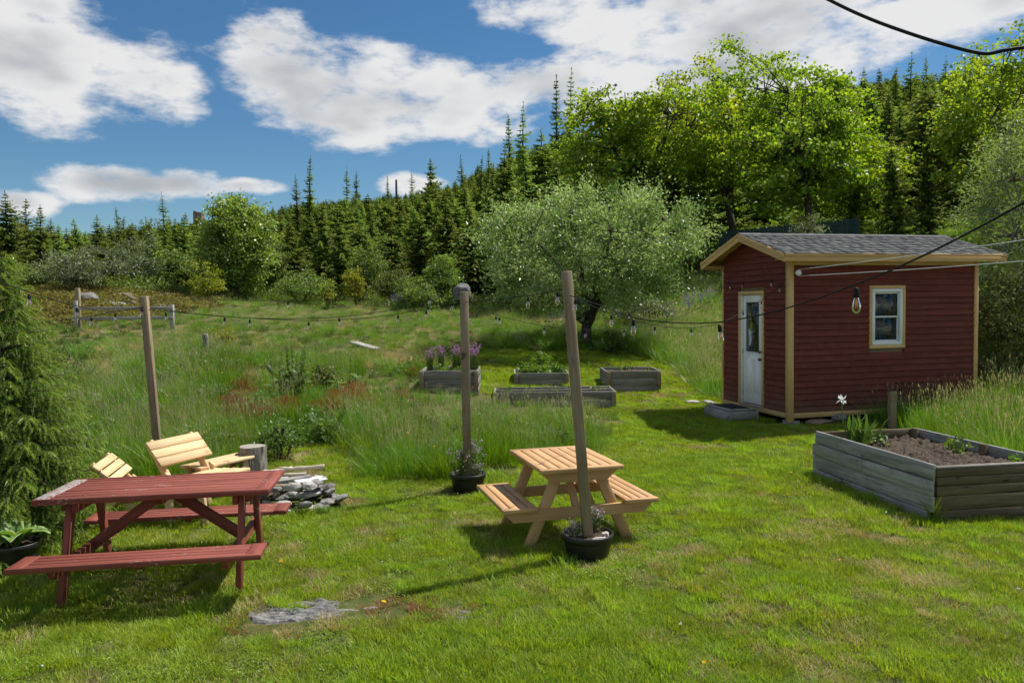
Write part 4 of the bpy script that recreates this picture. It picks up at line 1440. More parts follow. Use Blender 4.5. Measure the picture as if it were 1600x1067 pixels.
def plant_leafy():
    # the wide apple tree in the middle
    p = ground_hit(915, 541)
    s = F_PX / p[1]
    ch = (541 - 404) / s
    ap = crown_tree(501, 5.0, ch, (216 / s, 182 / s), 114 / s, 10, 560, 125, 0.092, 0.145, 0.17, fork=0.13, lean=(0.1, 0), flat_bottom=0.72, lw=0.5, tip_tint=0.02, lump=0.24, hollow=0.42, spray=0.2, flatc=0.75, cvar=0.30)
    stand('apple_tree', ap, (M['bark'], M['apple']), p, 0.4, 1.0, 'wide dome shaped grey-green apple tree with dark forked trunk behind the raised beds', 'apple tree')
    # maples
    def maple(seed, u0, u1, vt, vb, ub, y, lab, mat='maple', n=300, per=92, H=None, leaf=0.165):
        s = F_PX / y
        b = aty(ub, 480, y)
        g = float(hgt(b[0], y))
        base_v = topx([b[0], y, g])[1][0]
        H_ = (base_v - vt) / s
        cu, cvv = (u0 + u1) / 2, (vt + vb) / 2
        rz = (vb - vt) / 2 / s
        lx = (cu - ub) / s
        me = crown_tree(seed, H_, (base_v - cvv) / s, ((u1 - u0) / 2 / s * 0.92, (u1 - u0) / 2 / s * 0.8), rz * 0.88, 10, int(n * 0.66), int(per * 0.9), leaf, 0.37, 0.20 * H_ / 9, fork=0.28, lean=(lx, 0), flat_bottom=0.9, lw=0.85, upness=0.6, lump=0.5, hollow=0.38, droop=0.25, flatc=0.36)
        stand('maple_tree', me, (M['bark'], M[mat]), (b[0], y, g), 0.0, 1.0, lab, 'maple')
    maple(511, 868, 1105, 112, 335, 1012, 37, 'bright green maple at the left of the row, behind the apple tree', n=300)
    maple(512, 1105, 1395, 98, 345, 1266, 38, 'largest bright green maple with thick dark trunk, rising behind the shed roof', n=400)
    maple(513, 1015, 1185, 135, 335, 1150, 41, 'yellow-green maple filling the gap between the two large maples', 'maple_c', n=230)
    maple(514, 1450, 1680, 72, 330, 1540, 34, 'yellow-green maple at the right edge of the picture, above the willow', 'maple_c', n=300)
    maple(515, 1250, 1420, 190, 350, 1330, 41, 'smaller light green maple to the right under the largest maple', 'maple', n=150)
    # willow at the right edge, close behind the shed
    for sd, u0, u1, vt, vb, ub, y, lab in ((521, 1515, 1720, 165, 520, 1640, 17.5, 'tall grey-green willow leaning in at the right edge behind the shed'),
                                           (522, 1500, 1680, 380, 585, 1610, 16.0, 'lower grey-green willow thicket beside the right end of the shed')):
        s = F_PX / y
        b = aty(ub, 480, y)
        g = float(hgt(b[0], y))
        bv = topx([b[0], y, g])[1][0]
        me = crown_tree(sd, (bv - vt) / s, (bv - (vt + vb) / 2) / s, ((u1 - u0) / 2 / s, (u1 - u0) / 2 / s), (vb - vt) / 2 / s, 7, 330, 80, 0.10, 0.24, 0.09, fork=0.1, lean=((u0 + u1) / 2 / s - ub / s, 0), lw=0.25, lump=0.3, hollow=0.35, droop=0.2, multi=True, flat_bottom=1.0)
        stand('willow_tree', me, (M['bark_pale'], M['willow']), (b[0], y, g), 0.0, 1.0, lab, 'willow')
    # rounded aspen at the forest edge
    y = 37.0
    s = F_PX / y
    b = aty(370, 478, y)
    g = float(hgt(b[0], y))
    bv = topx([b[0], y, g])[1][0]
    me = crown_tree(531, (bv - 300) / s, (bv - 385) / s, (60 / s, 56 / s), 86 / s, 8, 330, 62, 0.125, 0.22, 0.10, fork=0.08, lw=0.8, lump=0.22, hollow=0.3, upness=0.5, flat_bottom=0.95, spray=0.12)
    stand('aspen_tree', me, (M['bark'], M['aspen']), (b[0], y, g), 0.0, 1.0, 'rounded bright green leafy tree standing alone at the left forest edge', 'tree')
    # shrubs one can pick out
    sh = [(150, 380, 448, 62, 33, 'grey_shrub', 'broad silvery grey-green shrub at the left forest edge'),
          (120, 400, 452, 40, 31, 'grey_shrub', 'small silvery shrub in front of the broad silvery one'),
          (325, 425, 470, 22, 33, 'lime_shrub', 'yellow-green bush left of the rounded leafy tree'),
          (556, 425, 472, 16, 36, 'lime_shrub', 'thin yellow-green sapling at the forest edge left of the middle post'),
          (512, 440, 472, 8, 35, 'lime_shrub', 'very small yellow-green sapling near the forest edge'),
          (470, 430, 474, 45, 37, 'shrub', 'dark rounded bush at the foot of the forest, right of the leafy tree'),
          (60, 420, 450, 30, 33, 'shrub', 'green bush at the far left foot of the forest'),
          (650, 440, 476, 40, 35, 'shrub', 'low green bush at the forest foot behind the violet flowers'),
          (958, 515, 545, 22, 22.5, 'shrub', 'dark low bush at the right foot of the apple tree'),
          (1240, 345, 372, 36, 31, 'grey_shrub', 'pale bush in front of the dark board fence above the shed roof'),
          (1010, 470, 500, 60, 28, 'grey_shrub', 'low pale shrub under the right edge of the apple tree'),
          (575, 385, 470, 34, 40, 'shrub', 'green broadleaf sapling among the spruces above the yellow-green sapling'),
          (690, 395, 474, 30, 38, 'aspen', 'light green young tree between the spruces left of the apple tree'),
          (430, 370, 472, 30, 40, 'shrub', 'green young tree just right of the rounded leafy tree'),
          (215, 385, 450, 36, 37, 'grey_shrub', 'pale green young tree right of the broad silvery shrub'),
          (285, 395, 462, 28, 38, 'shrub', 'green bush between spruces left of the rounded leafy tree'),
          (620, 420, 474, 34, 37, 'shrub', 'low olive bush at the forest foot behind the far string lights'),
          (25, 405, 448, 34, 35, 'aspen', 'light green bush at the far left edge behind the heath'),
          (455, 575, 612, 14, 14.5, 'weed', 'leafy dark weed clump in the meadow beside the tall dock'),
          (505, 565, 610, 26, 15.5, 'shrub', 'small green bush in the meadow right of the tall dock'),
          (432, 660, 706, 40, 10.6, 'weed', 'leafy green weed clump at the lawn edge behind the log'),
          (350, 522, 545, 16, 20, 'lime_shrub', 'yellow-green weed beside the short post in the meadow')]
    for i, (u, vt, vb, hw, y, mt, lab) in enumerate(sh):
        s = F_PX / y
        b = aty(u, 480, y)
        g = float(hgt(b[0], y))
        bv = topx([b[0], y, g])[1][0]
        H_ = max(0.35, (bv - vt) / s)
        lf = 0.10 if y > 20 else 0.055
        R_ = hw / s
        me = crown_tree(540 + i, H_, H_ * 0.55, (R_, R_), H_ * 0.48, 6, int(np.clip(60 * R_ * H_, 26, 130)), 44, lf, 0.13 * min(1.2, R_ + .3), 0.025, fork=0.1, lw=0.5, multi=True, lump=0.7, hollow=0.15)
        nm = 'shrub' if y > 16 else 'weed_clump'
        r = empty(nm, (b[0], y, g), 0.0, lab, 'shrub' if y > 16 else 'weed')
        put('stems', me[0], M['bark'], r)
        put('foliage', me[1], M[mt], r)


plant_leafy()


def near_spruce():
    """young spruce at the left edge: every shoot a stem with needles"""
    rng = np.random.default_rng(61)
    H, R = 2.75, 0.92
    W, Lf = Geo(), Geo()
    W.tube([[0, 0, -.1], [0.01, 0, 1.2], [0, 0.01, H]], [0.05, 0.035, 0.006], 8)
    shoots = []          # base, direction, length, tint
    z = 0.12
    while z < H - 0.05:
        f = z / H
        L = R * (1 - f) ** 0.8 * (1.0 if z > .5 else .9) + 0.06
        k = int(7 + 5 * (1 - f))
        a0 = rng.random() * 6.28
        for i in range(k):
            a = a0 + 6.283 * i / k + rng.normal(0, 0.15)
            Lb = L * (0.72 + 0.4 * rng.random())
            d = np.array([math.cos(a), math.sin(a), 0])
            sd = np.array([-d[1], d[0], 0])
            el = 0.45 * f + 0.05
            t = np.linspace(0, 1, 7)
            bp = np.stack([d[0] * Lb * t, d[1] * Lb * t, z + Lb * (math.tan(el) * t - 0.35 * t ** 2 + 0.12 * t ** 3)], -1)
            W.tube(bp, np.linspace(0.010, 0.003, 7), 4, False)
            n = max(4, int(Lb / 0.036))
            for s in (np.arange(n) + 0.5) / n:
                if s < 0.22:
                    continue
                c = np.array([np.interp(s, t, bp[:, q]) for q in range(3)])
                bl = 0.24 * (1.1 - 0.75 * s) * (0.6 + Lb * .5)
                for sg in (-1, 1):
                    dd = d * 0.7 + sg * sd * 0.75 + np.array([0, 0, -0.12 + 0.05 * rng.normal()])
                    dd /= np.linalg.norm(dd)
                    m_ = max(1, int(bl / 0.062))
                    for q in range(m_):
                        b = c + dd * bl * q / m_ + np.array([0, 0, -0.25 * bl * (q / m_) ** 2])
                        ds = dd + np.array([0, 0, -0.55]) + rng.normal(0, 0.30, 3)
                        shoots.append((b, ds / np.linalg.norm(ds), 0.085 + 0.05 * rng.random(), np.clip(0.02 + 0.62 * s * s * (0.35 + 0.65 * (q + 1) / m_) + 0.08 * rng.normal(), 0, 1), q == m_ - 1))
            ds = bp[-1] - bp[-2]
            shoots.append((bp[-1], ds / np.linalg.norm(ds), 0.10, 0.7, True))
        z += 0.105 * (0.8 + 0.4 * rng.random())
    nn = 44
    B = np.array([s[0] for s in shoots])
    D = np.array([s[1] for s in shoots])
    Ls = np.array([s[2] for s in shoots])
    tn = np.array([s[3] for s in shoots])
    tipm = np.array([s[4] for s in shoots])
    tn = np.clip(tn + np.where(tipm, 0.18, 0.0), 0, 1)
    m_ = len(B)
    ref = np.tile([0, 0, 1.0], (m_, 1)) + 0.01
    A = np.cross(D, ref)
    A /= np.linalg.norm(A, axis=1)[:, None]
    C = np.cross(D, A)
    th = rng.random((m_, nn)) * 6.283
    tt = (np.arange(nn) + rng.random((m_, nn))) / nn
    sag = np.array([0, 0, -0.35])
    P = B[:, None] + D[:, None] * (Ls[:, None] * tt)[..., None] + sag * (Ls[:, None] * tt ** 2)[..., None]
    rd = np.cos(th)[..., None] * A[:, None] + np.sin(th)[..., None] * C[:, None]
    nd = rd * 0.8 + D[:, None] * 0.65 + sag * tt[..., None] * 0.8
    nl = 0.018 + 0.006 * rng.random((m_, nn))
    tnn = np.repeat(tn[:, None], nn, 1) + 0.12 * (tt - .5) + rng.normal(0, 0.05, (m_, nn))
    S = np.cross(nd, rng.normal(size=(m_, nn, 3)))
    S /= np.linalg.norm(S, axis=2)[..., None]
    S *= 0.0023
    for q in range(2):
        Lf.leaves(B, D + np.array([0, 0, -0.15]), rand_dirs(m_, rng), Ls, 0.011, tn * 0.8)
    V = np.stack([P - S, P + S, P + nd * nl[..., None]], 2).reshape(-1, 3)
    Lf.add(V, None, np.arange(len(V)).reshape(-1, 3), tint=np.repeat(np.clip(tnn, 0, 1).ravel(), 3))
    pos = on_ground(-4.72, 7.05)
    r = empty('spruce_tree', pos, 0.0, 'young fresh green spruce with drooping shoots at the left edge beside the red table', 'spruce')
    put('trunk', W.mesh('trunk', True), M['bark'], r)
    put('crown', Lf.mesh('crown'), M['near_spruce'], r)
    return len(shoots)


near_spruce()

# ------------------------------------------------------------------ the red shed
def mtx_loc(x, y, z):
    return Matrix.Translation((x, y, z))


def prism(name, prof_a, prof_b, mat, parent):
    """solid between two equal polygons (lists of points)"""
    a, b = np.array(prof_a, float), np.array(prof_b, float)
    n = len(a)
    c = (a.mean(0) + b.mean(0)) / 2
    V = np.concatenate([a, b]) - c
    faces = [list(range(n))[::-1], list(range(n, 2 * n))] + [[i, (i + 1) % n, n + (i + 1) % n, n + i] for i in range(n)]
    # outward winding
    ff = []
    for f in faces:
        p = V[f]
        nn = np.cross(p[1] - p[0], p[2] - p[0])
        ff.append(f if np.dot(nn, p.mean(0)) > 0 else f[::-1])
    me = bpy.data.meshes.new(name)
    me.from_pydata([tuple(v) for v in V], [], ff)
    me.update()
    return put(name, me, mat, parent, Matrix.Translation([float(k) for k in c]))


def build_shed():
    L, Wd = SHED_L, SHED_W
    g = float(hgt(*SHED_P))
    root = empty('garden_shed', (SHED_P[0], SHED_P[1], 0.0), SHED_A, 'small dark red clapboard shed with yellow trim and grey shingle roof', 'shed')
    z0, zt = 0.17, 2.93           # bottom of trim, wall plate
    ov = 0.31
    yr = Wd / 2
    rise = 0.46 / (yr + ov)
    ze = 3.02                     # roof deck underside at the eave edge
    zr = ze + rise * (yr + ov)    # at the ridge

    def roofz(y):
        return ze + rise * (min(y, Wd - y) + ov)
    dy0, dy1, dz0, dz1 = 0.74, 1.60, 0.26, 2.44    # door trim outside
    wx0, wx1, wz0, wz1 = 1.63, 2.40, 1.36, 2.50    # window trim outside
    # sheathing with openings
    it = M['interior']
    t = 0.05

    def slab(nm, c0, c1, mat=it):
        c0, c1 = np.array(c0), np.array(c1)
        return block(nm, (c0 + c1) / 2, tuple(np.abs(c1 - c0)), mat, root, bev=0.001)
    slab('floor', (0.06, 0.06, z0 + 0.02), (L - 0.06, Wd - 0.06, z0 + 0.10))
    slab('wall_sheathing', (0.06, Wd - t, z0 + .1), (L - .06, Wd, zt))
    slab('wall_sheathing', (L - t, 0, z0 + .1), (L, Wd, zt))
    for a, b in (((0.055, 0, z0 + .1), (wx0 + .03, t, zt)), ((wx1 - .03, 0, z0 + .1), (L - .055, t, zt)), ((wx0 + .03, 0, z0 + .1), (wx1 - .03, t, wz0 + .03)), ((wx0 + .03, 0, wz1 - .03), (wx1 - .03, t, zt))):
        slab('wall_sheathing', a, b)
    for a, b in (((0, 0, z0 + .1), (t, dy0 + .03, zt)), ((0, dy1 - .03, z0 + .1), (t, Wd, zt)), ((0, dy0 + .03, dz1 - .03), (t, dy1 - .03, zt))):
        slab('wall_sheathing', a, b)
    for x in (0.004, L - t):
        prism('gable_sheathing', [(x, 0, zt), (x, Wd, zt), (x, yr, zr - .02)], [(x + t, 0, zt), (x + t, Wd, zt), (x + t, yr, zr - .02)], it, root)
    # clapboards: wedges, thick at the lower edge
    ex = 0.112
    cb = M['clap']

    def clap(side, a0, a1, zb, zt_, b0=None, b1=None):
        b0 = a0 if b0 is None else b0
        b1 = a1 if b1 is None else b1
        th, tt = 0.037, 0.004
        if side == 'front':    # along y on plane x = 0, outward -x
            P = lambda s, o, z: (-o, s, z)
        else:                  # along x on plane y = 0, outward -y
            P = lambda s, o, z: (s, -o, z)
        A = [P(a0, 0.001, zb), P(a0, th, zb), P(b0, tt, zt_), P(b0, 0.001, zt_)]
        B = [P(a1, 0.001, zb), P(a1, th, zb), P(b1, tt, zt_), P(b1, 0.001, zt_)]
        o = prism('clapboard', A, B, cb, root)
        # grain runs along local X everywhere
        if side == 'front':
            me = o.data
            R = Matrix.Rotation(math.pi / 2, 4, 'Z')
            me.transform(R.inverted())
            o.matrix_basis = o.matrix_basis @ R
        return o
    z = z0 + 0.10
    rng = random.Random(4)
    while z < zt - 0.10:
        zb, zu = z, min(z + ex + 0.012, zt)
        segs = [(0.06, L - 0.09)]
        if zu > wz0 + 0.01 and zb < wz1 - 0.01:
            segs = [(0.06, wx0 + 0.02), (wx1 - 0.02, L - 0.09)]
        elif rng.random() < 0.55:
            c = 0.8 + 2.4 * rng.random()
            segs = [(0.06, c - .001), (c + .001, L - 0.09)]
        for a, b in segs:
            clap('side', a, b, zb, zu)
        z += ex
    z = z0 + 0.10
    while z < zr - 0.10:
        zb, zu = z, z + ex + 0.012
        lim = lambda zz: max(0.05, (zz - ze - .0) / rise - ov + 0.02) if zz > zt - .02 else 0.05
        a, a2 = lim(zb), lim(zu)
        if a2 > yr - 0.05:
            a2 = yr - 0.05
        segs = [(a, Wd - a, a2, Wd - a2)]
        if zu > dz0 + 0.01 and zb < dz1 - 0.01:
            segs = [(a, dy0 + 0.02, a2, dy0 + 0.02), (dy1 - 0.02, Wd - a, dy1 - 0.02, Wd - a2)]
        for s in segs:
            clap('front', s[0], s[1], zb, zu, s[2], s[3])
        z += ex
    # plain boards on the two far walls
    for z in np.arange(z0 + .1, zt - .1, 0.20):
        bar('wall_board', (0, Wd + .012, z + .1), (L, Wd + .012, z + .1), 0.022, 0.197, cb, root)
        bar('wall_board', (L + .012, 0, z + .1), (L + .012, Wd, z + .1), 0.022, 0.197, cb, root)
    tr = M['trim']
    # corner boards and base trim
    bar('corner_board', (-0.020, 0.028, z0 - 0.07), (-0.020, 0.028, zt + .02), 0.060, 0.040, tr, root, up=(1, 0, 0))
    bar('corner_board', (0.013, -0.021, z0 - 0.07), (0.013, -0.021, zt + .02), 0.040, 0.104, tr, root, up=(1, 0, 0))
    bar('corner_board', (L - 0.04, -0.020, z0 - 0.04), (L - 0.04, -0.020, zt + .02), 0.040, 0.09, tr, root, up=(1, 0, 0))
    bar('corner_board', (-0.020, Wd - 0.025, z0 - 0.05), (-0.020, Wd - 0.025, zt - .02), 0.052, 0.040, tr, root, up=(1, 0, 0))
    bar('base_trim', (-0.019, 0.059, z0 + 0.045), (-0.019, Wd - 0.052, z0 + 0.045), 0.038, 0.09, tr, root)
    bar('base_trim', (0.066, -0.019, z0 + 0.045), (L - 0.086, -0.019, z0 + 0.045), 0.038, 0.09, tr, root)
    bar('frieze_board', (0.066, -0.019, zt - 0.02), (L - 0.086, -0.019, zt - 0.02), 0.038, 0.085, tr, root)
    # door
    door = empty('door', (0, 0, 0))
    door.parent = root
    for k in ('label', 'category'):
        pass
    bar('door_trim', (-0.022, dy0 + .028, dz0), (-0.022, dy0 + .028, dz1 - .062), 0.056, 0.044, tr, door, up=(1, 0, 0))
    bar('door_trim', (-0.022, dy1 - .028, dz0), (-0.022, dy1 - .028, dz1 - .062), 0.056, 0.044, tr, door, up=(1, 0, 0))
    bar('door_trim', (-0.022, dy0, dz1 - .03), (-0.022, dy1, dz1 - .03), 0.044, 0.06, tr, door)
    jy0, jy1 = dy0 + .058, dy1 - .058
    wv = M['door_white']
    bar('door_jamb', (0.0, jy0 + .012, dz0 + .02), (0.0, jy0 + .012, dz1 - .064), 0.024, 0.05, wv, door, up=(1, 0, 0))
    bar('door_jamb', (0.0, jy1 - .012, dz0 + .02), (0.0, jy1 - .012, dz1 - .064), 0.024, 0.05, wv, door, up=(1, 0, 0))
    bar('threshold', (-0.02, jy0, dz0 + .012), (-0.02, jy1, dz0 + .012), 0.07, 0.024, M['metal'], door)
    y0, y1, a0, a1 = jy0 + .028, jy1 - .028, dz0 + .035, dz1 - .07
    gy0, gy1, gz0, gz1 = y0 + .11, y1 - .11, a0 + 0.98, a1 - 0.13
    X = 0.012
    for c0, c1 in (((X, y0, a0), (X + .04, gy0, a1)), ((X, gy1, a0), (X + .04, y1, a1)), ((X, gy0, gz1), (X + .04, gy1, a1)), ((X, gy0, a0), (X + .04, gy1, gz0))):
        c0, c1 = np.array(c0), np.array(c1)
        block('door_panel', (c0 + c1) / 2, tuple(np.abs(c1 - c0)), wv, door, bev=0.0008)
    block('pane', (X + .02, (gy0 + gy1) / 2, (gz0 + gz1) / 2), (0.006, gy1 - gy0, gz1 - gz0), M['pane'], door, bev=0.0005)
    for (p, q) in (((gy0, gz0), (gy1, gz0)), ((gy0, gz1), (gy1, gz1)), ((gy0, gz0), (gy0, gz1)), ((gy1, gz0), (gy1, gz1))):
        bar('glazing_bead', (X - .004, p[0], p[1]), (X - .004, q[0], q[1]), 0.022 if p[1] == q[1] else 0.022, 0.022, wv, door, up=(1, 0, 0))
    for k in (0, 1):    # two raised panels in the lower half
        pa = y0 + .09 + k * ((y1 - y0 - .18) / 2 + .02)
        pw = (y1 - y0 - .18) / 2 - .02
        for inset, dx in ((0, 0.006), (0.03, 0.011)):
            block('raised_panel', (X - dx / 2 + .001, pa + pw / 2, a0 + .17 + .36), (dx, pw - 2 * inset, 0.66 - 2 * inset), wv, door, bev=0.003)
    for zz, rr in ((a0 + .86, 0.027), (a0 + 1.0, 0.022)):
        G = Geo()
        G.lathe([(0.001, 0), (rr * 1.1, 0), (rr * 1.1, .012), (rr * .5, .018), (rr * .5, .035), (rr, .045), (rr * .9, .065), (0.001, .07)], 14)
        o = put('door_knob' if rr > .025 else 'deadbolt', G.mesh('knob', True), M['brass'], door, Matrix.Translation((X, y0 + .05, zz)) @ Matrix.Rotation(-math.pi / 2, 4, 'Y'))
    for zz in (a0 + .2, a0 + 1.0, a0 + 1.75):
        block('hinge', (X - .006, y1 + .006, zz), (0.012, 0.02, 0.10), M['metal'], door)
    # window
    win = empty('window', (0, 0, 0))
    win.parent = root
    for p, q in (((wx0, wz1 - .03), (wx1, wz1 - .03)), ((wx0, wz0 + .03), (wx1, wz0 + .03))):
        bar('window_trim', (p[0], -0.022, p[1]), (q[0], -0.022, q[1]), 0.044, 0.06, tr, win)
    for x in (wx0 + .028, wx1 - .028):
        bar('window_trim', (x, -0.022, wz0 + .061), (x, -0.022, wz1 - .061), 0.044, 0.056, tr, win, up=(1, 0, 0))
    vx = M['vinyl']
    fx0, fx1, fz0, fz1 = wx0 + .058, wx1 - .058, wz0 + .062, wz1 - .062
    for p, q in (((fx0, fz1 - .03), (fx1, fz1 - .03)), ((fx0, fz0 + .03), (fx1, fz0 + .03))):
        bar('frame', (p[0], -0.012, p[1]), (q[0], -0.012, q[1]), 0.06, 0.06, vx, win)
    for x in (fx0 + .03, fx1 - .03):
        bar('frame', (x, -0.012, fz0 + .06), (x, -0.012, fz1 - .06), 0.06, 0.06, vx, win, up=(0, 1, 0))
    mz = (fz0 + fz1) / 2
    for nm, za, zb, yo in (('upper', mz - .012, fz1 - .06, 0.0), ('lower', fz0 + .06, mz + .012, 0.018)):
        sx0, sx1 = fx0 + .06, fx1 - .06
        for zz in (za + .014, zb - .014):
            bar('sash', (sx0, yo, zz), (sx1, yo, zz), 0.02, 0.028, vx, win)
        for x in (sx0 + .012, sx1 - .012):
            bar('sash', (x, yo, za + .028), (x, yo, zb - .028), 0.02, 0.024, vx, win, up=(1, 0, 0))
        block('pane', ((sx0 + sx1) / 2, yo + .004, (za + zb) / 2), (sx1 - sx0 - .04, 0.004, zb - za - .05), M['pane'], win, bev=0.0004)
    # roof
    roof = empty('roof', (0, 0, 0))
    roof.parent = root
    x0, x1 = -ov, L + ov
    dk = 0.022
    for sgn in (0, 1):
        fy = (lambda y: y) if sgn == 0 else (lambda y: Wd - y)
        A = [(x0, fy(-ov), ze), (x0, fy(-ov), ze + dk), (x0, fy(yr), zr + dk), (x0, fy(yr), zr)]
        B = [(x1, p[1], p[2]) for p in A]
        prism('roof_deck', A, B, M['trim'], roof)
    # fascia, soffit and rake boards
    for sgn in (0, 1):
        fy = (lambda y: y) if sgn == 0 else (lambda y: Wd - y)
        bar('fascia', (x0, fy(-ov - .012), ze - .055), (x1, fy(-ov - .012), ze - .055), 0.022, 0.105, tr, roof)
        bar('drip_board', (x0 - .008, fy(-ov - .022), ze + .010), (x1 + .008, fy(-ov - .022), ze + .010), 0.042, 0.05, tr, roof)
        for xx, o in ((x0, -1), (x1, 1)):
            for (dz_, hh, tk, oo) in ((-.055, .105, .022, 0.012), (0.010, .05, .040, 0.021)):
                A = [(xx + o * oo - tk / 2, fy(-ov - .02), ze + dz_ - hh / 2 - rise * .02), (xx + o * oo - tk / 2, fy(-ov - .02), ze + dz_ + hh / 2 - rise * .02), (xx + o * oo - tk / 2, fy(yr), zr + dz_ + hh / 2), (xx + o * oo - tk / 2, fy(yr), zr + dz_ - hh / 2)]
                B = [(p[0] + tk, p[1], p[2]) for p in A]
                pr = prism('rake_board', A, B, tr, roof)
                ang = math.atan(rise) * (1 if sgn == 0 else -1)
                R = Matrix.Rotation(math.pi / 2, 4, 'Z')
                pr.data.transform(R.inverted())
                pr.matrix_basis = pr.matrix_basis @ R
        block('soffit', ((x0 + x1) / 2, fy(-ov / 2), ze - .062), (x1 - x0 - .02, ov - .02, 0.012), tr, roof)
    # shingles: courses of tabs with staggered joints
    m, T, out = new_mat('grey_asphalt_shingle')
    at = T.new('ShaderNodeAttribute', attribute_name='tint')
    tc = T.new('ShaderNodeTexCoord')
    sn = T.noise(tc.outputs['Object'], 260.0, 2.0, 0.7)
    big = T.noise(tc.outputs['Object'], 3.0, 3.0, 0.6)
    col = T.mix(at.outputs['Fac'], (0.10, 0.10, 0.103), (0.165, 0.164, 0.163))
    col = T.mix(T.maprange(sn, 0.35, 0.65, 0, 0.45), col, (0.05, 0.05, 0.052))
    col = T.mix(T.maprange(big, 0.5, 0.75, 0, 0.35), col, (0.19, 0.18, 0.165))
    principled(T, out, col, 0.9, sn, 0.003, 0.6, spec=0.2)
    rg = np.random.default_rng(9)
    sl = math.hypot(1, rise)
    run = yr + ov + 0.03
    ncs = 11
    for sgn in (0, 1):
        for c in range(ncs):
            ya, yb = -ov - .045 + run * c / ncs, -ov - .045 + run * (c + 1.25) / ncs
            yb = min(yb, yr + .01)
            G = Geo()
            x = x0 - .03 - 0.3 * rg.random()
            while x < x1 + .02:
                w = 0.13 + 0.20 * rg.random()
                xa, xb = max(x, x0 - .03), min(x + w - 0.006, x1 + .03)
                x += w
                if xb - xa < 0.02:
                    continue
                lift = 0.012 + 0.006 * rg.random()
                dyj = 0.008 * rg.normal()
                zz = lambda y: ze + dk + 0.012 + rise * (y + ov)
                fy = (lambda y: y) if sgn == 0 else (lambda y: Wd - y)
                P = [(xa, fy(ya + dyj), zz(ya) + lift - .010), (xb, fy(ya + dyj), zz(ya) + lift - .010), (xb, fy(ya + dyj), zz(ya) + lift), (xa, fy(ya + dyj), zz(ya) + lift), (xb, fy(yb), zz(yb) + .001), (xa, fy(yb), zz(yb) + .001),
                     (xa, fy(yb), zz(yb) - .008), (xb, fy(yb), zz(yb) - .008)]
                Q = [[0, 1, 2, 3], [3, 2, 4, 5], [0, 3, 5, 6], [1, 7, 4, 2], [0, 6, 7, 1]]
                if sgn:
                    Q = [q[::-1] for q in Q]
                G.add(P, Q, tint=np.clip(0.5 + 0.28 * rg.normal(), 0, 1))
            put('shingle_course', G.mesh('shingle_course'), m, roof)
    G = Geo()
    x = x0 - .03
    while x < x1:
        xb = min(x + .24, x1 + .03)
        for fy in (lambda y: y, lambda y: Wd - y):
            P = [(x, fy(yr - .13), zr + dk + .026 - rise * .13), (xb, fy(yr - .13), zr + dk + .030 - rise * .13), (xb, fy(yr), zr + dk + .034), (x, fy(yr), zr + dk + .030)]
            G.add(P, [[0, 1, 2, 3] if fy(1) == 1 else [3, 2, 1, 0]], tint=np.clip(0.45 + 0.2 * rg.normal(), 0, 1))
        x += .23
    put('ridge_cap', G.mesh('ridge_cap'), m, roof)
    # concrete footings and posts
    for (x, y) in ((0.12, 0.12), (0.12, Wd - .3), (L - .2, 0.15), (L - .2, Wd - .2), (L / 2, .15), (L / 2, Wd - .2)):
        wp = root.matrix_basis if False else None
        gx = SHED_P[0] + math.cos(SHED_A) * x - math.sin(SHED_A) * y
        gy = SHED_P[1] + math.sin(SHED_A) * x + math.cos(SHED_A) * y
        gz = float(hgt(gx, gy))
        if z0 + .02 - gz > 0.03:
            block('footing', (x, y, gz + 0.02), (0.22, 0.22, 0.10), M['concrete'], root, bev=0.01)
            block('support_post', (x, y, (gz + .07 + z0 + .02) / 2), (0.09, 0.09, max(.03, z0 + .02 - gz - .07)), M['post_wood'], root)
    for i in range(4):
        bar('floor_joist', (0.06, 0.1 + i * .65, z0 - .0), (L - .06, 0.1 + i * .65, z0 - .0), 0.04, 0.035, M['post_wood'], root)
    return root


SHED = build_shed()


def shed_pt(x, y, z):
    c, s = math.cos(SHED_A), math.sin(SHED_A)
    return np.array([SHED_P[0] + c * x - s * y, SHED_P[1] + s * x + c * y, z])


def shed_bits():
    # wooden step with black mat
    p = shed_pt(-0.56, 1.00, 0)
    g = float(hgt(p[0], p[1])) + 0.03
    r = empty('wooden_step', (p[0], p[1], g), SHED_A, 'low grey wooden box step with black mat in front of the shed door', 'step')
    gw = M['grey_wood']
    a, b, h = 0.30, 0.42, 0.17
    for x in (-a, a):
        bar('side_board', (x, -b, h / 2 - .03), (x, b, h / 2 - .03), 0.036, h + .06, gw, r)
    for y in (-b + .02, b - .02):
        bar('end_board', (-a + .019, y, h / 2), (a - .019, y, h / 2), 0.036, h - .002, gw, r)
    for k in range(4):
        x = -a + .10 + k * (2 * a - .2) / 3
        bar('top_board', (x, -b - .01, h + .013), (x, b + .01, h + .013), (2 * a - .0) / 4 - .004, 0.024, gw, r)
    o = block('door_mat', (p[0], p[1], g + h + .031), (0.38, 0.66, 0.012), M['rubber'], None, SHED_A)
    tag(o, 'black rubber mat lying on the wooden step by the shed', 'mat')
    # stones beside the footing
    for i, (x, y, sx, sy, sz, mt, lab) in enumerate(((0.55, -0.10, .55, .30, .12, 'brown_stone', 'flat brown stone lying under the front edge of the shed'), (1.0, -0.05, .42, .30, .22, 'stone', 'grey stone block under the front edge of the shed'),
                                                    (-0.25, 2.35, .40, .25, .13, 'pale_stone', 'pale flat stone at the far corner of the shed gable'), (-0.55, 2.55, .34, .22, .10, 'pale_stone', 'smaller pale stone on the grass beyond the shed corner'))):
        q = shed_pt(x, y, 0)
        stone('stone', (q[0], q[1], float(hgt(q[0], q[1])) + sz * .35), (sx, sy, sz), 700 + i, mt, lab, rot=SHED_A + i)


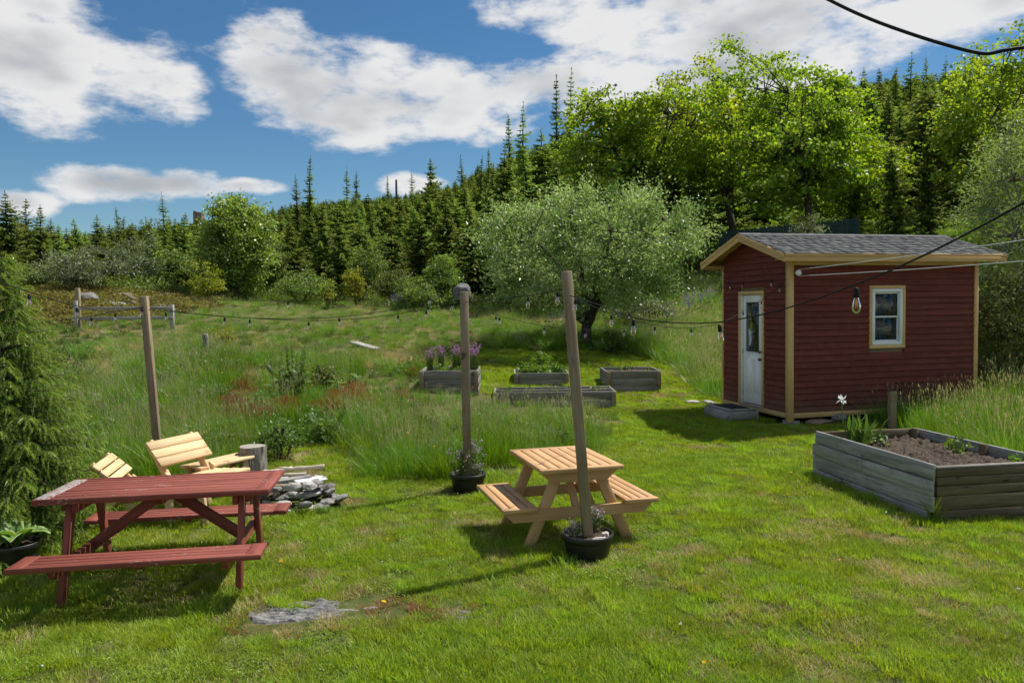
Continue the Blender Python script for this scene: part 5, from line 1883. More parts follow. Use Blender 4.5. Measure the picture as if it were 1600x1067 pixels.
def stone_mesh(seed, size, rough=0.16, sub=3, flat=0.0):
    import bmesh
    bm = bmesh.new()
    bmesh.ops.create_icosphere(bm, subdivisions=sub, radius=1.0)
    rng = np.random.default_rng(seed)
    d = rand_dirs(9, rng)
    off = 0.62 + 0.3 * rng.random(9)
    ph = rng.random((3, 3)) * 6
    for v in bm.verts:
        p = np.array(v.co)
        for k in range(9):              # plane cuts make facets
            t = p @ d[k]
            if t > off[k]:
                p = p - d[k] * (t - off[k]) * 0.85
        w = 0
        for k, fq in enumerate((3.1, 6.3, 11.7)):
            w += math.sin(p[0] * fq + ph[k, 0]) * math.sin(p[1] * fq + ph[k, 1]) * math.sin(p[2] * fq + ph[k, 2]) / (1 + k)
        p = p * (1 + rough * w)
        v.co = (p[0] * size[0] / 2, p[1] * size[1] / 2, p[2] * size[2] / 2)
    me = bpy.data.meshes.new('stone')
    bm.to_mesh(me)
    bm.free()
    return me


def stone(name, loc, size, seed, mat, label=None, rot=0.0, parent=None, tilt=0.0, cat='stone', group=None, rough=0.12, sub=3):
    me = stone_mesh(seed, size, rough, sub)
    m = Matrix.Translation([float(k) for k in loc]) @ Matrix.Rotation(rot, 4, 'Z') @ Matrix.Rotation(tilt, 4, 'X')
    o = put(name, me, M[mat], parent, m)
    if label:
        tag(o, label, cat, group)
    return o


shed_bits()


def green_fence():
    """dark board fence on the bank behind the shed"""
    pa, pb = aty(1125, 362, 36.0), aty(1345, 341, 33.5)
    r = empty('board_fence', (pa[0], pa[1], float(hgt(pa[0], pa[1]))), 0.0, 'dark green board fence on the bank behind the shed roof', 'fence')
    n = 46
    for i in range(n):
        t = i / n
        p = pa + (pb - pa) * t
        w = np.linalg.norm((pb - pa)[:2]) / n
        g = float(hgt(p[0], p[1]))
        top = p[2] + 0.03 * math.sin(i * 2.3)
        hgtb = max(1.2, top - g)
        q = np.array([p[0], p[1], top - hgtb / 2]) - np.array([pa[0], pa[1], float(hgt(pa[0], pa[1]))])
        block('board', q, (w * 0.94, 0.025, hgtb), M['green_board'], r, math.atan2((pb - pa)[1], (pb - pa)[0]))
    for dz in (-0.25, -1.0):
        q0 = pa - r.location + Vector((0, .03, dz))
        q1 = pb - r.location + Vector((0, .03, dz))
        bar('rail', q0, q1, 0.05, 0.09, M['green_board'], r)


green_fence()


# ------------------------------------------------------------------ raised beds
def soil_mesh(w, d, seed, amp=0.03, nx=60, ny=50):
    rng = np.random.default_rng(seed)
    xs, ys = np.linspace(-w / 2, w / 2, nx), np.linspace(-d / 2, d / 2, ny)
    X, Y = np.meshgrid(xs, ys)
    Z = amp * (noise2(X + 9, Y, 0.13, seed) + 0.6 * noise2(X, Y + 5, 0.05, seed + 1) + 0.5 * rng.random(X.shape) - 1)
    V = np.stack([X, Y, Z], -1).reshape(-1, 3)
    i = np.arange(ny - 1)[:, None] * nx
    j = np.arange(nx - 1)[None]
    return npmesh('soil', V, np.stack([i + j, i + j + 1, i + nx + j + 1, i + nx + j], -1).reshape(-1, 4), None, True)


def big_bed():
    e1, e2 = _e1, _e2
    g = 0.0
    ang = math.atan2(e1[1], e1[0])
    # local: x along the long side (away), y = to the left of it; the bed lies to the right (-y)
    r = empty('raised_bed', (BED_O[0], BED_O[1], g), ang, 'large silvery weathered plank raised bed in the right foreground with dark soil', 'raised bed')
    L, Wd, H = BED_L, BED_W, 0.57
    gw, bb = M['grey_wood'], M['brown_board']
    rng = random.Random(3)
    # long near side (faces left in the picture)
    z = -0.03
    for i, (h, off) in enumerate(((0.12, 0.035), (0.165, 0.022), (0.155, 0.030), (0.16, 0.0))):
        o = 0.018 + off
        e = 0.0 if i == 3 else 0.02
        if i == 2:
            bar('plank', (-.01 - e, o, z + h / 2), (L * .52, o, z + h / 2 - .004), 0.034, h - .004, gw, r, roll=.03)
            bar('plank', (L * .52 + .006, o + .004, z + h / 2), (L + .03, o + .004, z + h / 2 + .006), 0.034, h - .006, gw, r, roll=.02)
        elif i == 0:
            bar('plank', (.02, o, z + h / 2), (L * .45, o, z + h / 2), 0.034, h - .003, gw, r)
            bar('plank', (L * .45 + .006, o, z + h / 2), (L + .02, o, z + h / 2), 0.034, h - .003, gw, r)
        else:
            bar('plank', (-.01 - e, o, z + h / 2), (L + .02 + e, o, z + h / 2 + (.004 if i == 1 else 0)), 0.034, h - .004, gw, r, roll=.02 * (i - 1))
        z += h
    # short near end (faces the camera)
    z = -0.03
    for i, h in enumerate((0.14, 0.145, 0.10, 0.09, 0.08)):
        bar('plank', (-.012 - .004 * (i % 2), -.004, z + h / 2), (-.012 - .004 * (i % 2), -Wd, z + h / 2), 0.034, h - .005, bb, r)
        z += h
    bar('cap_board', (.004, -.004, z + .012), (.004, -Wd, z + .012), 0.07, 0.022, M['bed_wood'], r)
    # far end and far long side
    z = -0.03
    for i, h in enumerate((0.2, 0.2, 0.19)):
        bar('plank', (L - .016, -.002, z + h / 2), (L - .016, -Wd + .002, z + h / 2), 0.034, h - .005, M['brown_board'], r)
        bar('plank', (.02, -Wd - .018, z + h / 2), (L, -Wd - .018, z + h / 2), 0.034, h - .005, gw, r)
        z += h
    for x in (0.05, L * .42, L - .08):
        block('stake', (x, -Wd + .05, 0.28), (0.075, 0.06, 0.58), M['brown_board'], r)
    for x in (0.06, L - .08):
        block('stake', (x, -.05, 0.26), (0.075, 0.06, 0.54), M['brown_board'], r)
    s = put('soil', soil_mesh(L - .04, Wd - .01, 5, 0.07, 90, 70), M['soil'], r, mtx_loc(L / 2, -Wd / 2, H - .13))
    return r, s


BIG_BED, _ = big_bed()


def bed_pt(x, y, z):
    return np.array([BED_O[0] + _e1[0] * x + _e2[0] * (-y), BED_O[1] + _e1[1] * x + _e2[1] * (-y), z])


BEDP = {}


def small_bed(nm, a, b, yf, dp, hh, label):
    pa, pb = aty(*a, yf), aty(*b, yf)
    w = pb[0] - pa[0]
    zt = (pa[2] + pb[2]) / 2
    r = empty('raised_bed', (pa[0], yf, zt - hh), 0.0, label, 'raised bed')
    wd = M['bed_wood']
    t = 0.038
    rows = 2
    h = hh / rows
    for k in range(-1, rows):
        zc = h * (k + .5)
        bar('plank', (0, t / 2, zc), (w, t / 2, zc), t, h - .004, wd, r)
        bar('plank', (0, dp - t / 2, zc), (w, dp - t / 2, zc), t, h - .004, wd, r)
        bar('plank', (t / 2, t + .001, zc), (t / 2, dp - t - .001, zc), t, h - .006, wd, r)
        bar('plank', (w - t / 2, t + .001, zc), (w - t / 2, dp - t - .001, zc), t, h - .006, wd, r)
    for x in (0.05, w - 0.05):
        block('corner_post', (x, -0.018, hh / 2 - .02), (0.085, 0.036, hh + .02), M['post_wood'], r)
        block('corner_post', (x, dp + .018, hh / 2 - .02), (0.085, 0.036, hh + .02), M['post_wood'], r)
    for x in (t + .03, w - t - .03):
        for y in (t + .03, dp - t - .03):
            block('inner_post', (x, y, hh / 2 - .03), (0.05, 0.05, hh), wd, r)
    lev = 0.12 if nm == 'long' else 0.07
    put('soil', soil_mesh(w - 2 * t, dp - 2 * t, 31 + len(nm), 0.04, 50, 40), M['soil'], r, mtx_loc(w / 2, dp / 2, hh - lev))
    if nm == 'long':
        bar('cross_brace', (t, dp * .5, hh - .03), (w - t, dp * .5, hh - .03), 0.035, 0.05, wd, r)
    BEDP[nm] = (pa[0], yf, zt, w, dp, lev)


for (nm, a, b, yf, dp, hh), lab in zip(BEDS, ('long low plank raised bed, nearest of the four back beds', 'square plank raised bed with bare soil nearest the shed', 'square plank raised bed holding lettuce and a small bush', 'square plank raised bed full of purple chives, behind the middle post')):
    small_bed(nm, a, b, yf, dp, hh, lab)


def bushy(name, loc, label, cat, mat, R, H, n, leaf, lw=0.5, seed=0, up=0.3, stems=True):
    rng = np.random.default_rng(seed)
    W, G = Geo(), Geo()
    k = max(5, n // 30)
    for i in range(k):
        a = rng.random() * 6.28
        rr = R * math.sqrt(rng.random())
        hh = H * (0.6 + 0.4 * rng.random()) * (1 - 0.45 * (rr / R) ** 2)
        t = np.array([rr * math.cos(a), rr * math.sin(a), hh])
        b = t * [0.35, 0.35, 0]
        W.tube([b, (b + t) / 2 + [0, 0, hh * .1], t], [0.006, 0.004, 0.002], 4, False)
        m_ = n // k
        f = 0.35 + 0.65 * rng.random(m_)
        P = b + (t - b) * f[:, None] + rng.normal(0, 0.03 + R * .08, (m_, 3))
        P[:, 2] = np.maximum(P[:, 2], 0.01)
        D = rand_dirs(m_, rng) + [0, 0, up]
        N = np.array([0, 0, .8]) + rand_dirs(m_, rng) * .8
        sz = leaf * (0.6 + .7 * rng.random(m_))
        G.leaves(P, D, N, sz, sz * lw, rng.random(m_))
    r = empty(name, loc, 0.0, label, cat)
    put('stems', W.mesh('stems'), M['weed'], r)
    put('foliage', G.mesh('foliage'), M[mat], r)
    return r


def bed_plants():
    rng = np.random.default_rng(90)
    # chives
    x0, y0, z0, w, d, lev = BEDP['left']
    spots = [(0.16, 0.30, 'left front corner'), (0.30, 0.85, 'back left'), (0.55, 0.95, 'back middle'), (0.66, 0.55, 'centre'), (0.80, 0.98, 'back right'), (0.92, 0.35, 'right front corner'), (0.93, 0.8, 'right back')]
    for i, (fx, fy, where) in enumerate(spots):
        G, Fl = Geo(), Geo()
        n = 120
        H_ = 0.40 + 0.06 * rng.random()
        a = rng.random(n) * 6.28
        ln = 0.30 * rng.random(n)
        hh = H_ * (0.6 + 0.5 * rng.random(n))
        for k in range(n):
            b = np.array([rng.normal(0, .035), rng.normal(0, .035), 0])
            t = b + [math.cos(a[k]) * ln[k] * hh[k], math.sin(a[k]) * ln[k] * hh[k], hh[k]]
            m_ = (b + t) / 2 + [0, 0, hh[k] * .12]
            s = np.array([-math.sin(a[k]), math.cos(a[k]), 0]) * 0.0035
            G.add([b - s, b + s, m_ + s, m_ - s, t], [[0, 1, 2, 3]], [[3, 2, 4]], tint=rng.random())
            if k < 26:
                t2 = t + [0, 0, 0.05 + .05 * rng.random()]
                G.add([t - s * .5, t + s * .5, t2], None, [[0, 1, 2]], tint=.5)
                dd = rand_dirs(14, rng)
                Fl.leaves(np.tile(t2, (14, 1)), dd, rand_dirs(14, rng), 0.026, 0.015, rng.random())
        r = empty('chive_plant', (x0 + w * fx, y0 + d * fy, z0 - lev), 0.0, 'clump of chives with purple flower heads, %s of its raised bed' % where, 'chives', 'chives in the left back bed')
        put('leaves', G.mesh('leaves'), M['chive'], r)
        tag(put('flower_heads', Fl.mesh('flower_heads'), M['mauve'], r), kind='stuff')
    bushy('herb_plant', (x0 + w * .38, y0 + d * .22, z0 - lev), 'bright green low herb at the front of the chive bed', 'herb', 'veg', 0.16, 0.16, 160, 0.06, 0.6, 11)
    bushy('herb_plant', (x0 + w * .64, y0 + d * .20, z0 - lev), 'second bright green low herb in the chive bed, beside the middle post', 'herb', 'veg', 0.12, 0.13, 110, 0.06, 0.6, 12)
    x0, y0, z0, w, d, lev = BEDP['middle']
    bushy('leafy_bush', (x0 + w * .55, y0 + d * .85, z0 - lev), 'round dark green leafy bush at the back of the lettuce bed', 'bush', 'veg', 0.34, 0.48, 620, 0.085, 0.6, 13)
    k = 0
    for fy in (.25, .55):
        for fx in (.2, .4, .6, .8):
            k += 1
            bushy('lettuce_plant', (x0 + w * (fx + .04 * rng.normal()), y0 + d * fy, z0 - lev), 'light green lettuce in the middle back bed, %s row, %s from the left' % ('front' if fy < .4 else 'rear', ('first', 'second', 'third', 'fourth')[int(fx * 5) - 1]), 'lettuce', 'veg', 0.17, 0.20, 150, 0.08, 0.7, 20 + k)['group'] = 'lettuces in the middle back bed'
    for nm, pl in (('right', [(.3, .4), (.55, .7), (.8, .35), (.45, .9)]), ('long', [(.12, .3), (.3, .7), (.5, .3), (.62, .75), (.82, .35), (.93, .6)])):
        x0, y0, z0, w, d, lev = BEDP[nm]
        for i, (fx, fy) in enumerate(pl):
            o = bushy('seedling', (x0 + w * fx, y0 + d * fy, z0 - lev), 'small green seedling in the bare soil of the bed near the shed' if nm == 'right' else 'small green seedling growing inside the long back bed', 'seedling', 'veg', 0.07, 0.22, 26, 0.06, 0.45, 40 + i)
            o['group'] = 'seedlings in the %s back bed' % nm
    # big bed: white iris, seedlings
    p = bed_pt(1.78, -0.28, 0.44)
    r = empty('iris_plant', p, 0.0, 'tall green iris with one white flower in the far corner of the big raised bed', 'iris')
    G, Fl, St = Geo(), Geo(), Geo()
    for i in range(26):
        a = rng.random() * 6.28
        b = np.array([rng.normal(0.06, .08), rng.normal(0, .05), 0])
        H_ = 0.26 + 0.20 * rng.random()
        ln = 0.12 + 0.5 * rng.random()
        dv = np.array([math.cos(a), math.sin(a), 0])
        s = np.array([-math.sin(a), math.cos(a), 0])
        pts = [b + dv * H_ * ln * t * t + np.array([0, 0, H_ * (t - .25 * ln * t * t)]) for t in (0, .35, .7, 1)]
        ws = (0.016, 0.022, 0.016, 0.001)
        V = []
        for q, w_ in zip(pts, ws):
            V += [q - s * w_, q + s * w_]
        G.add(V, [[0, 1, 3, 2], [2, 3, 5, 4], [4, 5, 7, 6]], tint=rng.random())
    put('leaves', G.mesh('leaves'), M['iris'], r)
    tp = np.array([-0.16, 0.03, 0.56])
    St.tube([[-0.08, 0, 0], [-.15, .02, .3], tp], [.010, .009, .008], 5)
    put('stem', St.mesh('stem'), M['iris'], r)
    for k in range(3):
        a = k * 2.09 + .4
        Fl.leaves(np.tile(tp, (2, 1)), np.array([[math.cos(a), math.sin(a), -.7], [math.cos(a + 1), math.sin(a + 1), 1.2]]), np.array([[math.cos(a), math.sin(a), 1.], [math.cos(a + 1), math.sin(a + 1), -.3]]), 0.085, 0.055, .6)
    put('flower', Fl.mesh('flower'), M['white_petal'], r)
    for i, (x, y, H_, lab) in enumerate(((1.72, -.55, .22, 'leafy green seedling beside the iris in the big raised bed'), (.95, -1.02, .26, 'yellow-green seedling near the far side stake of the big raised bed'),
                                         (1.25, -1.15, .12, 'low small plant along the far planks of the big raised bed'), (.28, -1.18, .16, 'small sprout in the near right part of the big raised bed'))):
        bushy('seedling', bed_pt(x, y, .45), lab, 'seedling', 'veg', 0.06, H_, 40, 0.065, 0.5, 60 + i)
    for i, (x, y) in enumerate(((1.0, -.35), (.86, -.46))):
        o = bar('plant_label', bed_pt(x, y, .43), bed_pt(x - .02, y - .03, .54), 0.018, 0.002, M['green_board'], None)
        tag(o, 'small green plastic plant label stuck in the big bed soil', 'plant label', 'plant labels in the big bed')
    # grass growing at the near corner of the bed
    me = tuft(808, 40, .34, .05, .006, .6, 4, 3)
    p = bed_pt(-.05, 0.04, 0)
    o = put('grass_tuft', me, M['meadow'], None, Matrix.Translation([float(k) for k in p]))
    tag(o, 'tuft of grass growing at the near corner of the big raised bed', 'grass tuft')
    # short weathered post behind the bed
    p = ground_hit(1394, 668)
    r = prism('short_post', [(-.05, -.05, 0), (.05, -.05, 0), (.05, .05, 0), (-.05, .05, 0)], [(-.06, -.05, .62), (.045, -.05, .645), (.045, .05, .645), (-.06, .05, .62)], M['post_wood'], None)
    r.location = Vector([float(k) for k in p]) + Vector((0, 0, .30))
    tag(r, 'short weathered wooden post behind the big raised bed', 'post')


bed_plants()

# ------------------------------------------------------------------ picnic tables and chairs
def red_table():
    r = empty('picnic_table', (-2.86, 6.28, 0.0), math.radians(8.9), 'large worn red picnic table with peeling paint in the left foreground', 'picnic table')
    r.rotation_euler = (math.radians(-1.5), 0, math.radians(8.9))
    rd = M['red_wood']
    L, W = 1.74, 0.80
    zt = 0.78
    eb = 0.105
    rng = random.Random(5)
    for sx in (-1, 1):
        bar('end_board', (sx * (L / 2 - eb / 2), -W / 2, zt - .019), (sx * (L / 2 - eb / 2), W / 2, zt - .019), eb, 0.038, M['red_worn'] if sx < 0 else rd, r)
    n = 8
    w = (W - .0) / n
    for i in range(n):
        y = -W / 2 + w * (i + .5)
        bar('top_slat', (-L / 2 + eb + .003, y, zt - .020 - .002 * rng.random()), (L / 2 - eb - .003, y, zt - .020 - .002 * rng.random()), w - .019, 0.036, rd, r)
    # apron strip along the front and back edge under the slats
    for sy in (-1, 1):
        bar('edge_strip', (-L / 2, sy * (W / 2 + .011), zt - .021), (L / 2, sy * (W / 2 + .011), zt - .021), 0.021, 0.046, rd, r)
    zb = 0.39
    bw, by = 0.30, 0.69
    for sy in (-1, 1):
        for sx in (-1, 1):
            bar('bench_end_board', (sx * (L / 2 - .06), sy * by - bw / 2, zb - .018), (sx * (L / 2 - .06), sy * by + bw / 2, zb - .018), 0.11, 0.036, rd, r)
        for k in range(4):
            y = sy * by - bw / 2 + bw * (k + .5) / 4
            bar('bench_slat', (-L / 2 + .118, y, zb - .019), (L / 2 - .118, y, zb - .019 - .002 * rng.random()), bw / 4 - .015, 0.036, rd, r)
        bar('bench_edge_strip', (-L / 2, sy * (by + bw / 2 + .010), zb - .020), (L / 2, sy * (by + bw / 2 + .010), zb - .020), 0.019, 0.042, rd, r)
    for sx in (-1, 1):
        x = sx * 0.64
        for sy in (-1, 1):
            bar('leg', (x, sy * .27, zt - .05), (x, sy * .52, -.04), 0.045, 0.085, rd, r, up=(0, 1, 0))
        xb = x - sx * .046
        bar('top_crossbeam', (xb, -.34, zt - .085), (xb, .34, zt - .085), 0.04, 0.085, rd, r)
        bar('top_crossbeam', (x + sx * .046, -.30, zt - .08), (x + sx * .046, .30, zt - .08), 0.04, 0.075, rd, r)
        prism('bench_crossbeam', [(xb - .02, -by - .13, zb - .042), (xb - .02, -by - .06, zb - .125), (xb - .02, by + .06, zb - .125), (xb - .02, by + .13, zb - .042)],
              [(xb + .02, -by - .13, zb - .042), (xb + .02, -by - .06, zb - .125), (xb + .02, by + .06, zb - .125), (xb + .02, by + .13, zb - .042)], rd, r)
        bar('diagonal_brace', (sx * .04, 0, zt - .07), (sx * .60, 0, zb - .08), 0.04, 0.085, rd, r)
    prism('centre_cleat', [(-.02, -.32, zt - .042), (-.02, -.22, zt - .12), (-.02, .22, zt - .12), (-.02, .32, zt - .042)], [(.02, -.32, zt - .042), (.02, -.22, zt - .12), (.02, .22, zt - .12), (.02, .32, zt - .042)], rd, r)
    for sy in (-1, 1):
        bar('bench_cleat', (0, sy * by - .11, zb - .055), (0, sy * by + .11, zb - .055), 0.05, 0.035, rd, r)


def tan_table():
    r = empty('picnic_table', (0.487, 7.44, 0.0), math.radians(15.5), 'small tan stained picnic table in the middle of the lawn behind the leaning post', 'picnic table')
    tn = M['tan_stain']
    L, W = 1.08, 0.80          # L along local y (away), W along local x
    zt, zb = 0.735, 0.40
    fr = 0.07
    for sy in (-1, 1):
        bar('end_board', (-W / 2, sy * (L / 2 - fr / 2), zt - .019), (W / 2, sy * (L / 2 - fr / 2), zt - .019), fr, 0.038, tn, r)
    n = 8
    w = W / n
    for i in range(n):
        x = -W / 2 + w * (i + .5)
        bar('top_slat', (x, -L / 2 + fr + .001, zt - .0195), (x, L / 2 - fr - .001, zt - .0195), w - .013, 0.037, tn, r)
    for sx in (-1, 1):
        cx = sx * .59
        bw, BL = 0.33, 1.06
        for sy in (-1, 1):
            bar('bench_end_board', (cx - bw / 2, sy * (BL / 2 - .03), zb - .019), (cx + bw / 2, sy * (BL / 2 - .03), zb - .019), 0.06, 0.038, tn, r)
        for k in range(4):
            x = cx - bw / 2 + bw * (k + .5) / 4
            bar('bench_slat', (x, -BL / 2 + .061, zb - .0195), (x, BL / 2 - .061, zb - .0195), bw / 4 - .013, 0.037, tn, r)
    for sy in (-1, 1):
        y = sy * .40
        for sx in (-1, 1):
            bar('leg', (sx * .19, y, zt - .05), (sx * .50, y, -.03), 0.042, 0.10, tn, r, up=(1, 0, 0))
        yo = y + sy * .042
        z1 = zt - .040
        prism('top_crossbeam', [(-.385, yo - .02, z1), (-.27, yo - .02, z1 - .10), (.27, yo - .02, z1 - .10), (.385, yo - .02, z1)], [(-.385, yo + .02, z1), (-.27, yo + .02, z1 - .10), (.27, yo + .02, z1 - .10), (.385, yo + .02, z1)], tn, r)
        z1 = zb - .040
        prism('bench_crossbeam', [(-.74, yo - .02, z1), (-.64, yo - .02, z1 - .10), (.64, yo - .02, z1 - .10), (.74, yo - .02, z1)], [(-.74, yo + .02, z1), (-.64, yo + .02, z1 - .10), (.64, yo + .02, z1 - .10), (.74, yo + .02, z1)], tn, r)
    bar('centre_brace', (0, -.36, zb - .09), (0, -.02, zt - .05), 0.07, 0.04, tn, r)
    bar('centre_brace', (0, .36, zb - .09), (0, .02, zt - .05), 0.07, 0.04, tn, r)


def wood_chair(loc, ang, sz, label):
    r = empty('garden_chair', loc, ang, label, 'chair')
    pn = M['pine']
    w = 0.36
    b0, b1 = np.array([-.09, .56 * sz]), np.array([-.30, .80 * sz])
    for k in range(3):
        c = b0 + (b1 - b0) * (k + .5) / 3
        d = (b1 - b0) / np.linalg.norm(b1 - b0)
        bar('back_slat', (c[0] + .02, -w, c[1]), (c[0] + .02, w, c[1]), 0.095 * sz + .005, 0.036, pn, r, up=(d[1], 0, -d[0]))
    for sy in (-1, 1):
        y = sy * (w - .09)
        bar('back_support', (-.31, y, .80 * sz), (.10, y, .16 * sz), 0.038, 0.085, pn, r, up=(1, 0, 0))
        bar('rear_leg', (-.02, y + sy * .04, .48 * sz), (-.34, y + sy * .04, -.02), 0.038, 0.085, pn, r, up=(1, 0, 0))
        bar('front_leg', (.40, y + sy * .04, .36 * sz), (.44, y + sy * .04, -.02), 0.038, 0.085, pn, r, up=(1, 0, 0))
        bar('seat_rail', (-.10, y, .33 * sz), (.46, y, .36 * sz), 0.038, 0.085, pn, r)
    for k in range(4):
        x = 0.0 + k * .135
        z = (.375 + .03 * k / 3) * sz + .025
        bar('seat_slat', (x, -w, z), (x, w, z), 0.10, 0.034, pn, r)
    return r


def seating():
    red_table()
    tan_table()
    wood_chair(on_ground(-3.42, 8.12), math.radians(-21.7), 1.0, 'pale pine garden chair with three-slat back, the taller one behind the red table')
    wood_chair(on_ground(-3.98, 7.92), math.radians(14), 0.80, 'low pale pine garden chair half hidden by the young spruce')
    r = empty('low_bench', on_ground(-3.38, 8.72), math.radians(63), 'low pale pine bench seat between the tall chair and the upright log', 'bench')
    for k in range(3):
        bar('seat_slat', (-.40 + .05 * (k == 1), -.13 + k * .12, .42), (.40 + .03 * (k == 2), -.13 + k * .12, .42), 0.10, 0.034, M['pine'], r)
    for x in (-.3, .3):
        bar('leg', (x, -.12, .40), (x, -.16, -.02), 0.085, 0.038, M['pine'], r, up=(0, 1, 0))
        bar('leg', (x, .10, .40), (x, .14, -.02), 0.085, 0.038, M['pine'], r, up=(0, 1, 0))
        bar('cross_rail', (x + .045, -.16, .36), (x + .045, .16, .36), 0.038, 0.085, M['pine'], r)
    # upright log
    g = on_ground(-3.12, 9.1)
    r = empty('log_seat', g, 0.0, 'upright grey sawn log standing beside the stone fire pit', 'log')
    G = Geo()
    th = np.arange(28) * 2 * math.pi / 28
    rr = 0.158 + 0.010 * np.sin(3 * th + .5) + 0.006 * np.sin(7 * th)
    rows = []
    for z, k in ((-.05, 1.06), (.1, 1.03), (.3, .99), (.50, .97), (.525, .94)):
        rows.append(np.stack([rr * k * np.cos(th), rr * k * np.sin(th), np.full(28, z)], -1))
    V = np.concatenate(rows)
    i = np.arange(4)[:, None] * 28
    j = np.arange(28)[None]
    G.add(V, np.stack([i + j, i + (j + 1) % 28, i + 28 + (j + 1) % 28, i + 28 + j], -1).reshape(-1, 4))
    put('bark', G.mesh('bark', True), M['log_bark'], r)
    G = Geo()
    V = np.concatenate([[[0, 0, .531]], np.stack([rr * .945 * np.cos(th), rr * .945 * np.sin(th), np.full(28, .526)], -1)])
    k = np.arange(28)
    G.add(V, None, np.stack([np.zeros(28, int), 1 + k, 1 + (k + 1) % 28], -1))
    put('sawn_top', G.mesh('sawn_top'), M['log_top'], r)


seating()


# ------------------------------------------------------------------ posts, planters, lights
POSTS = {}


def posts():
    def post(top_px, bot, y, w, label):
        t = aty(*top_px, y)
        b = np.array(bot, float)
        m, L = frame(b, t, up=(0, 1, 0))
        o = put('light_post', box_mesh(L, w, w, 0.006, M['post_wood']), None, None, m @ Matrix.Rotation(0.12, 4, 'X'))
        tag(o, label, 'post', 'wooden posts carrying the string lights')
        return t
    POSTS['right'] = post((885, 424), (0.655, 6.68, 0.02), 6.68, 0.084, 'weathered square post leaning left, in the planter in front of the tan table')
    POSTS['mid'] = post((725, 456), (-0.557, 9.16, 0.02), 9.16, 0.098, 'upright weathered square post in the middle, in the leafy planter')
    b = aty(252, 770, 9.3)
    POSTS['left'] = post((225, 463), (b[0], 9.3, float(hgt(b[0], 9.3)) - .05), 9.3, 0.085, 'weathered square post leaning left, behind the pine chairs')


posts()


def pot(loc, R, h, label):
    r = empty('planter_pot', loc, 0.0, label, 'planter')
    G = Geo()
    G.lathe([(0.001, 0.0), (R * .80, 0.0), (R * .82, .01), (R * .93, h * .70), (R * .935, h * .72), (R * 1.0, h * .73), (R * 1.02, h * .98), (R * 1.0, h), (R * .95, h), (R * .93, h * .8), (R * .90, h * .78), (0.001, h * .78)], 36)
    put('tub', G.mesh('tub', True), M['black_plastic'], r)
    rng = np.random.default_rng(3)
    n = 40
    th = np.arange(n) * 2 * math.pi / n
    G = Geo()
    rad = np.linspace(0, .93, 8)
    V = np.stack([np.outer(rad * R, np.cos(th)), np.outer(rad * R, np.sin(th)), h * .80 + .018 * rng.random((8, n))], -1).reshape(-1, 3)
    i = np.arange(7)[:, None] * n
    j = np.arange(n)[None]
    G.add(V, np.stack([i + j, i + n + j, i + n + (j + 1) % n, i + (j + 1) % n], -1).reshape(-1, 4))
    put('soil', G.mesh('soil', True), M['soil'], r)


def sprig(name, loc, label, cat, n, H, R, mats, seed, bloom=0.5):
    rng = np.random.default_rng(seed)
    S, L, B = Geo(), Geo(), Geo()
    for i in range(n):
        a = rng.random() * 6.28
        rr = R * rng.random()
        b = np.array([rr * .4 * math.cos(a), rr * .4 * math.sin(a), 0])
        hh = H * (.55 + .45 * rng.random())
        t = np.array([rr * math.cos(a), rr * math.sin(a), hh])
        S.tube([b, (b + t) / 2 + rng.normal(0, .01, 3), t], .002, 4, False)
        m_ = 12
        f = rng.random(m_)
        P = b + (t - b) * f[:, None] + rng.normal(0, .012, (m_, 3))
        L.leaves(P, rand_dirs(m_, rng) + [0, 0, .3], rand_dirs(m_, rng) + [0, 0, .5], 0.024, 0.013, rng.random(m_))
        if rng.random() < bloom:
            m_ = 16
            B.leaves(t + rng.normal(0, .013, (m_, 3)), rand_dirs(m_, rng), rand_dirs(m_, rng), 0.018, 0.012, rng.random(m_))
    r = empty(name, loc, 0.0, label, cat)
    put('stems', S.mesh('stems'), M['weed'], r)
    put('leaves', L.mesh('leaves'), M[mats[0]], r)
    put('blossoms', B.mesh('blossoms'), M[mats[1]], r)


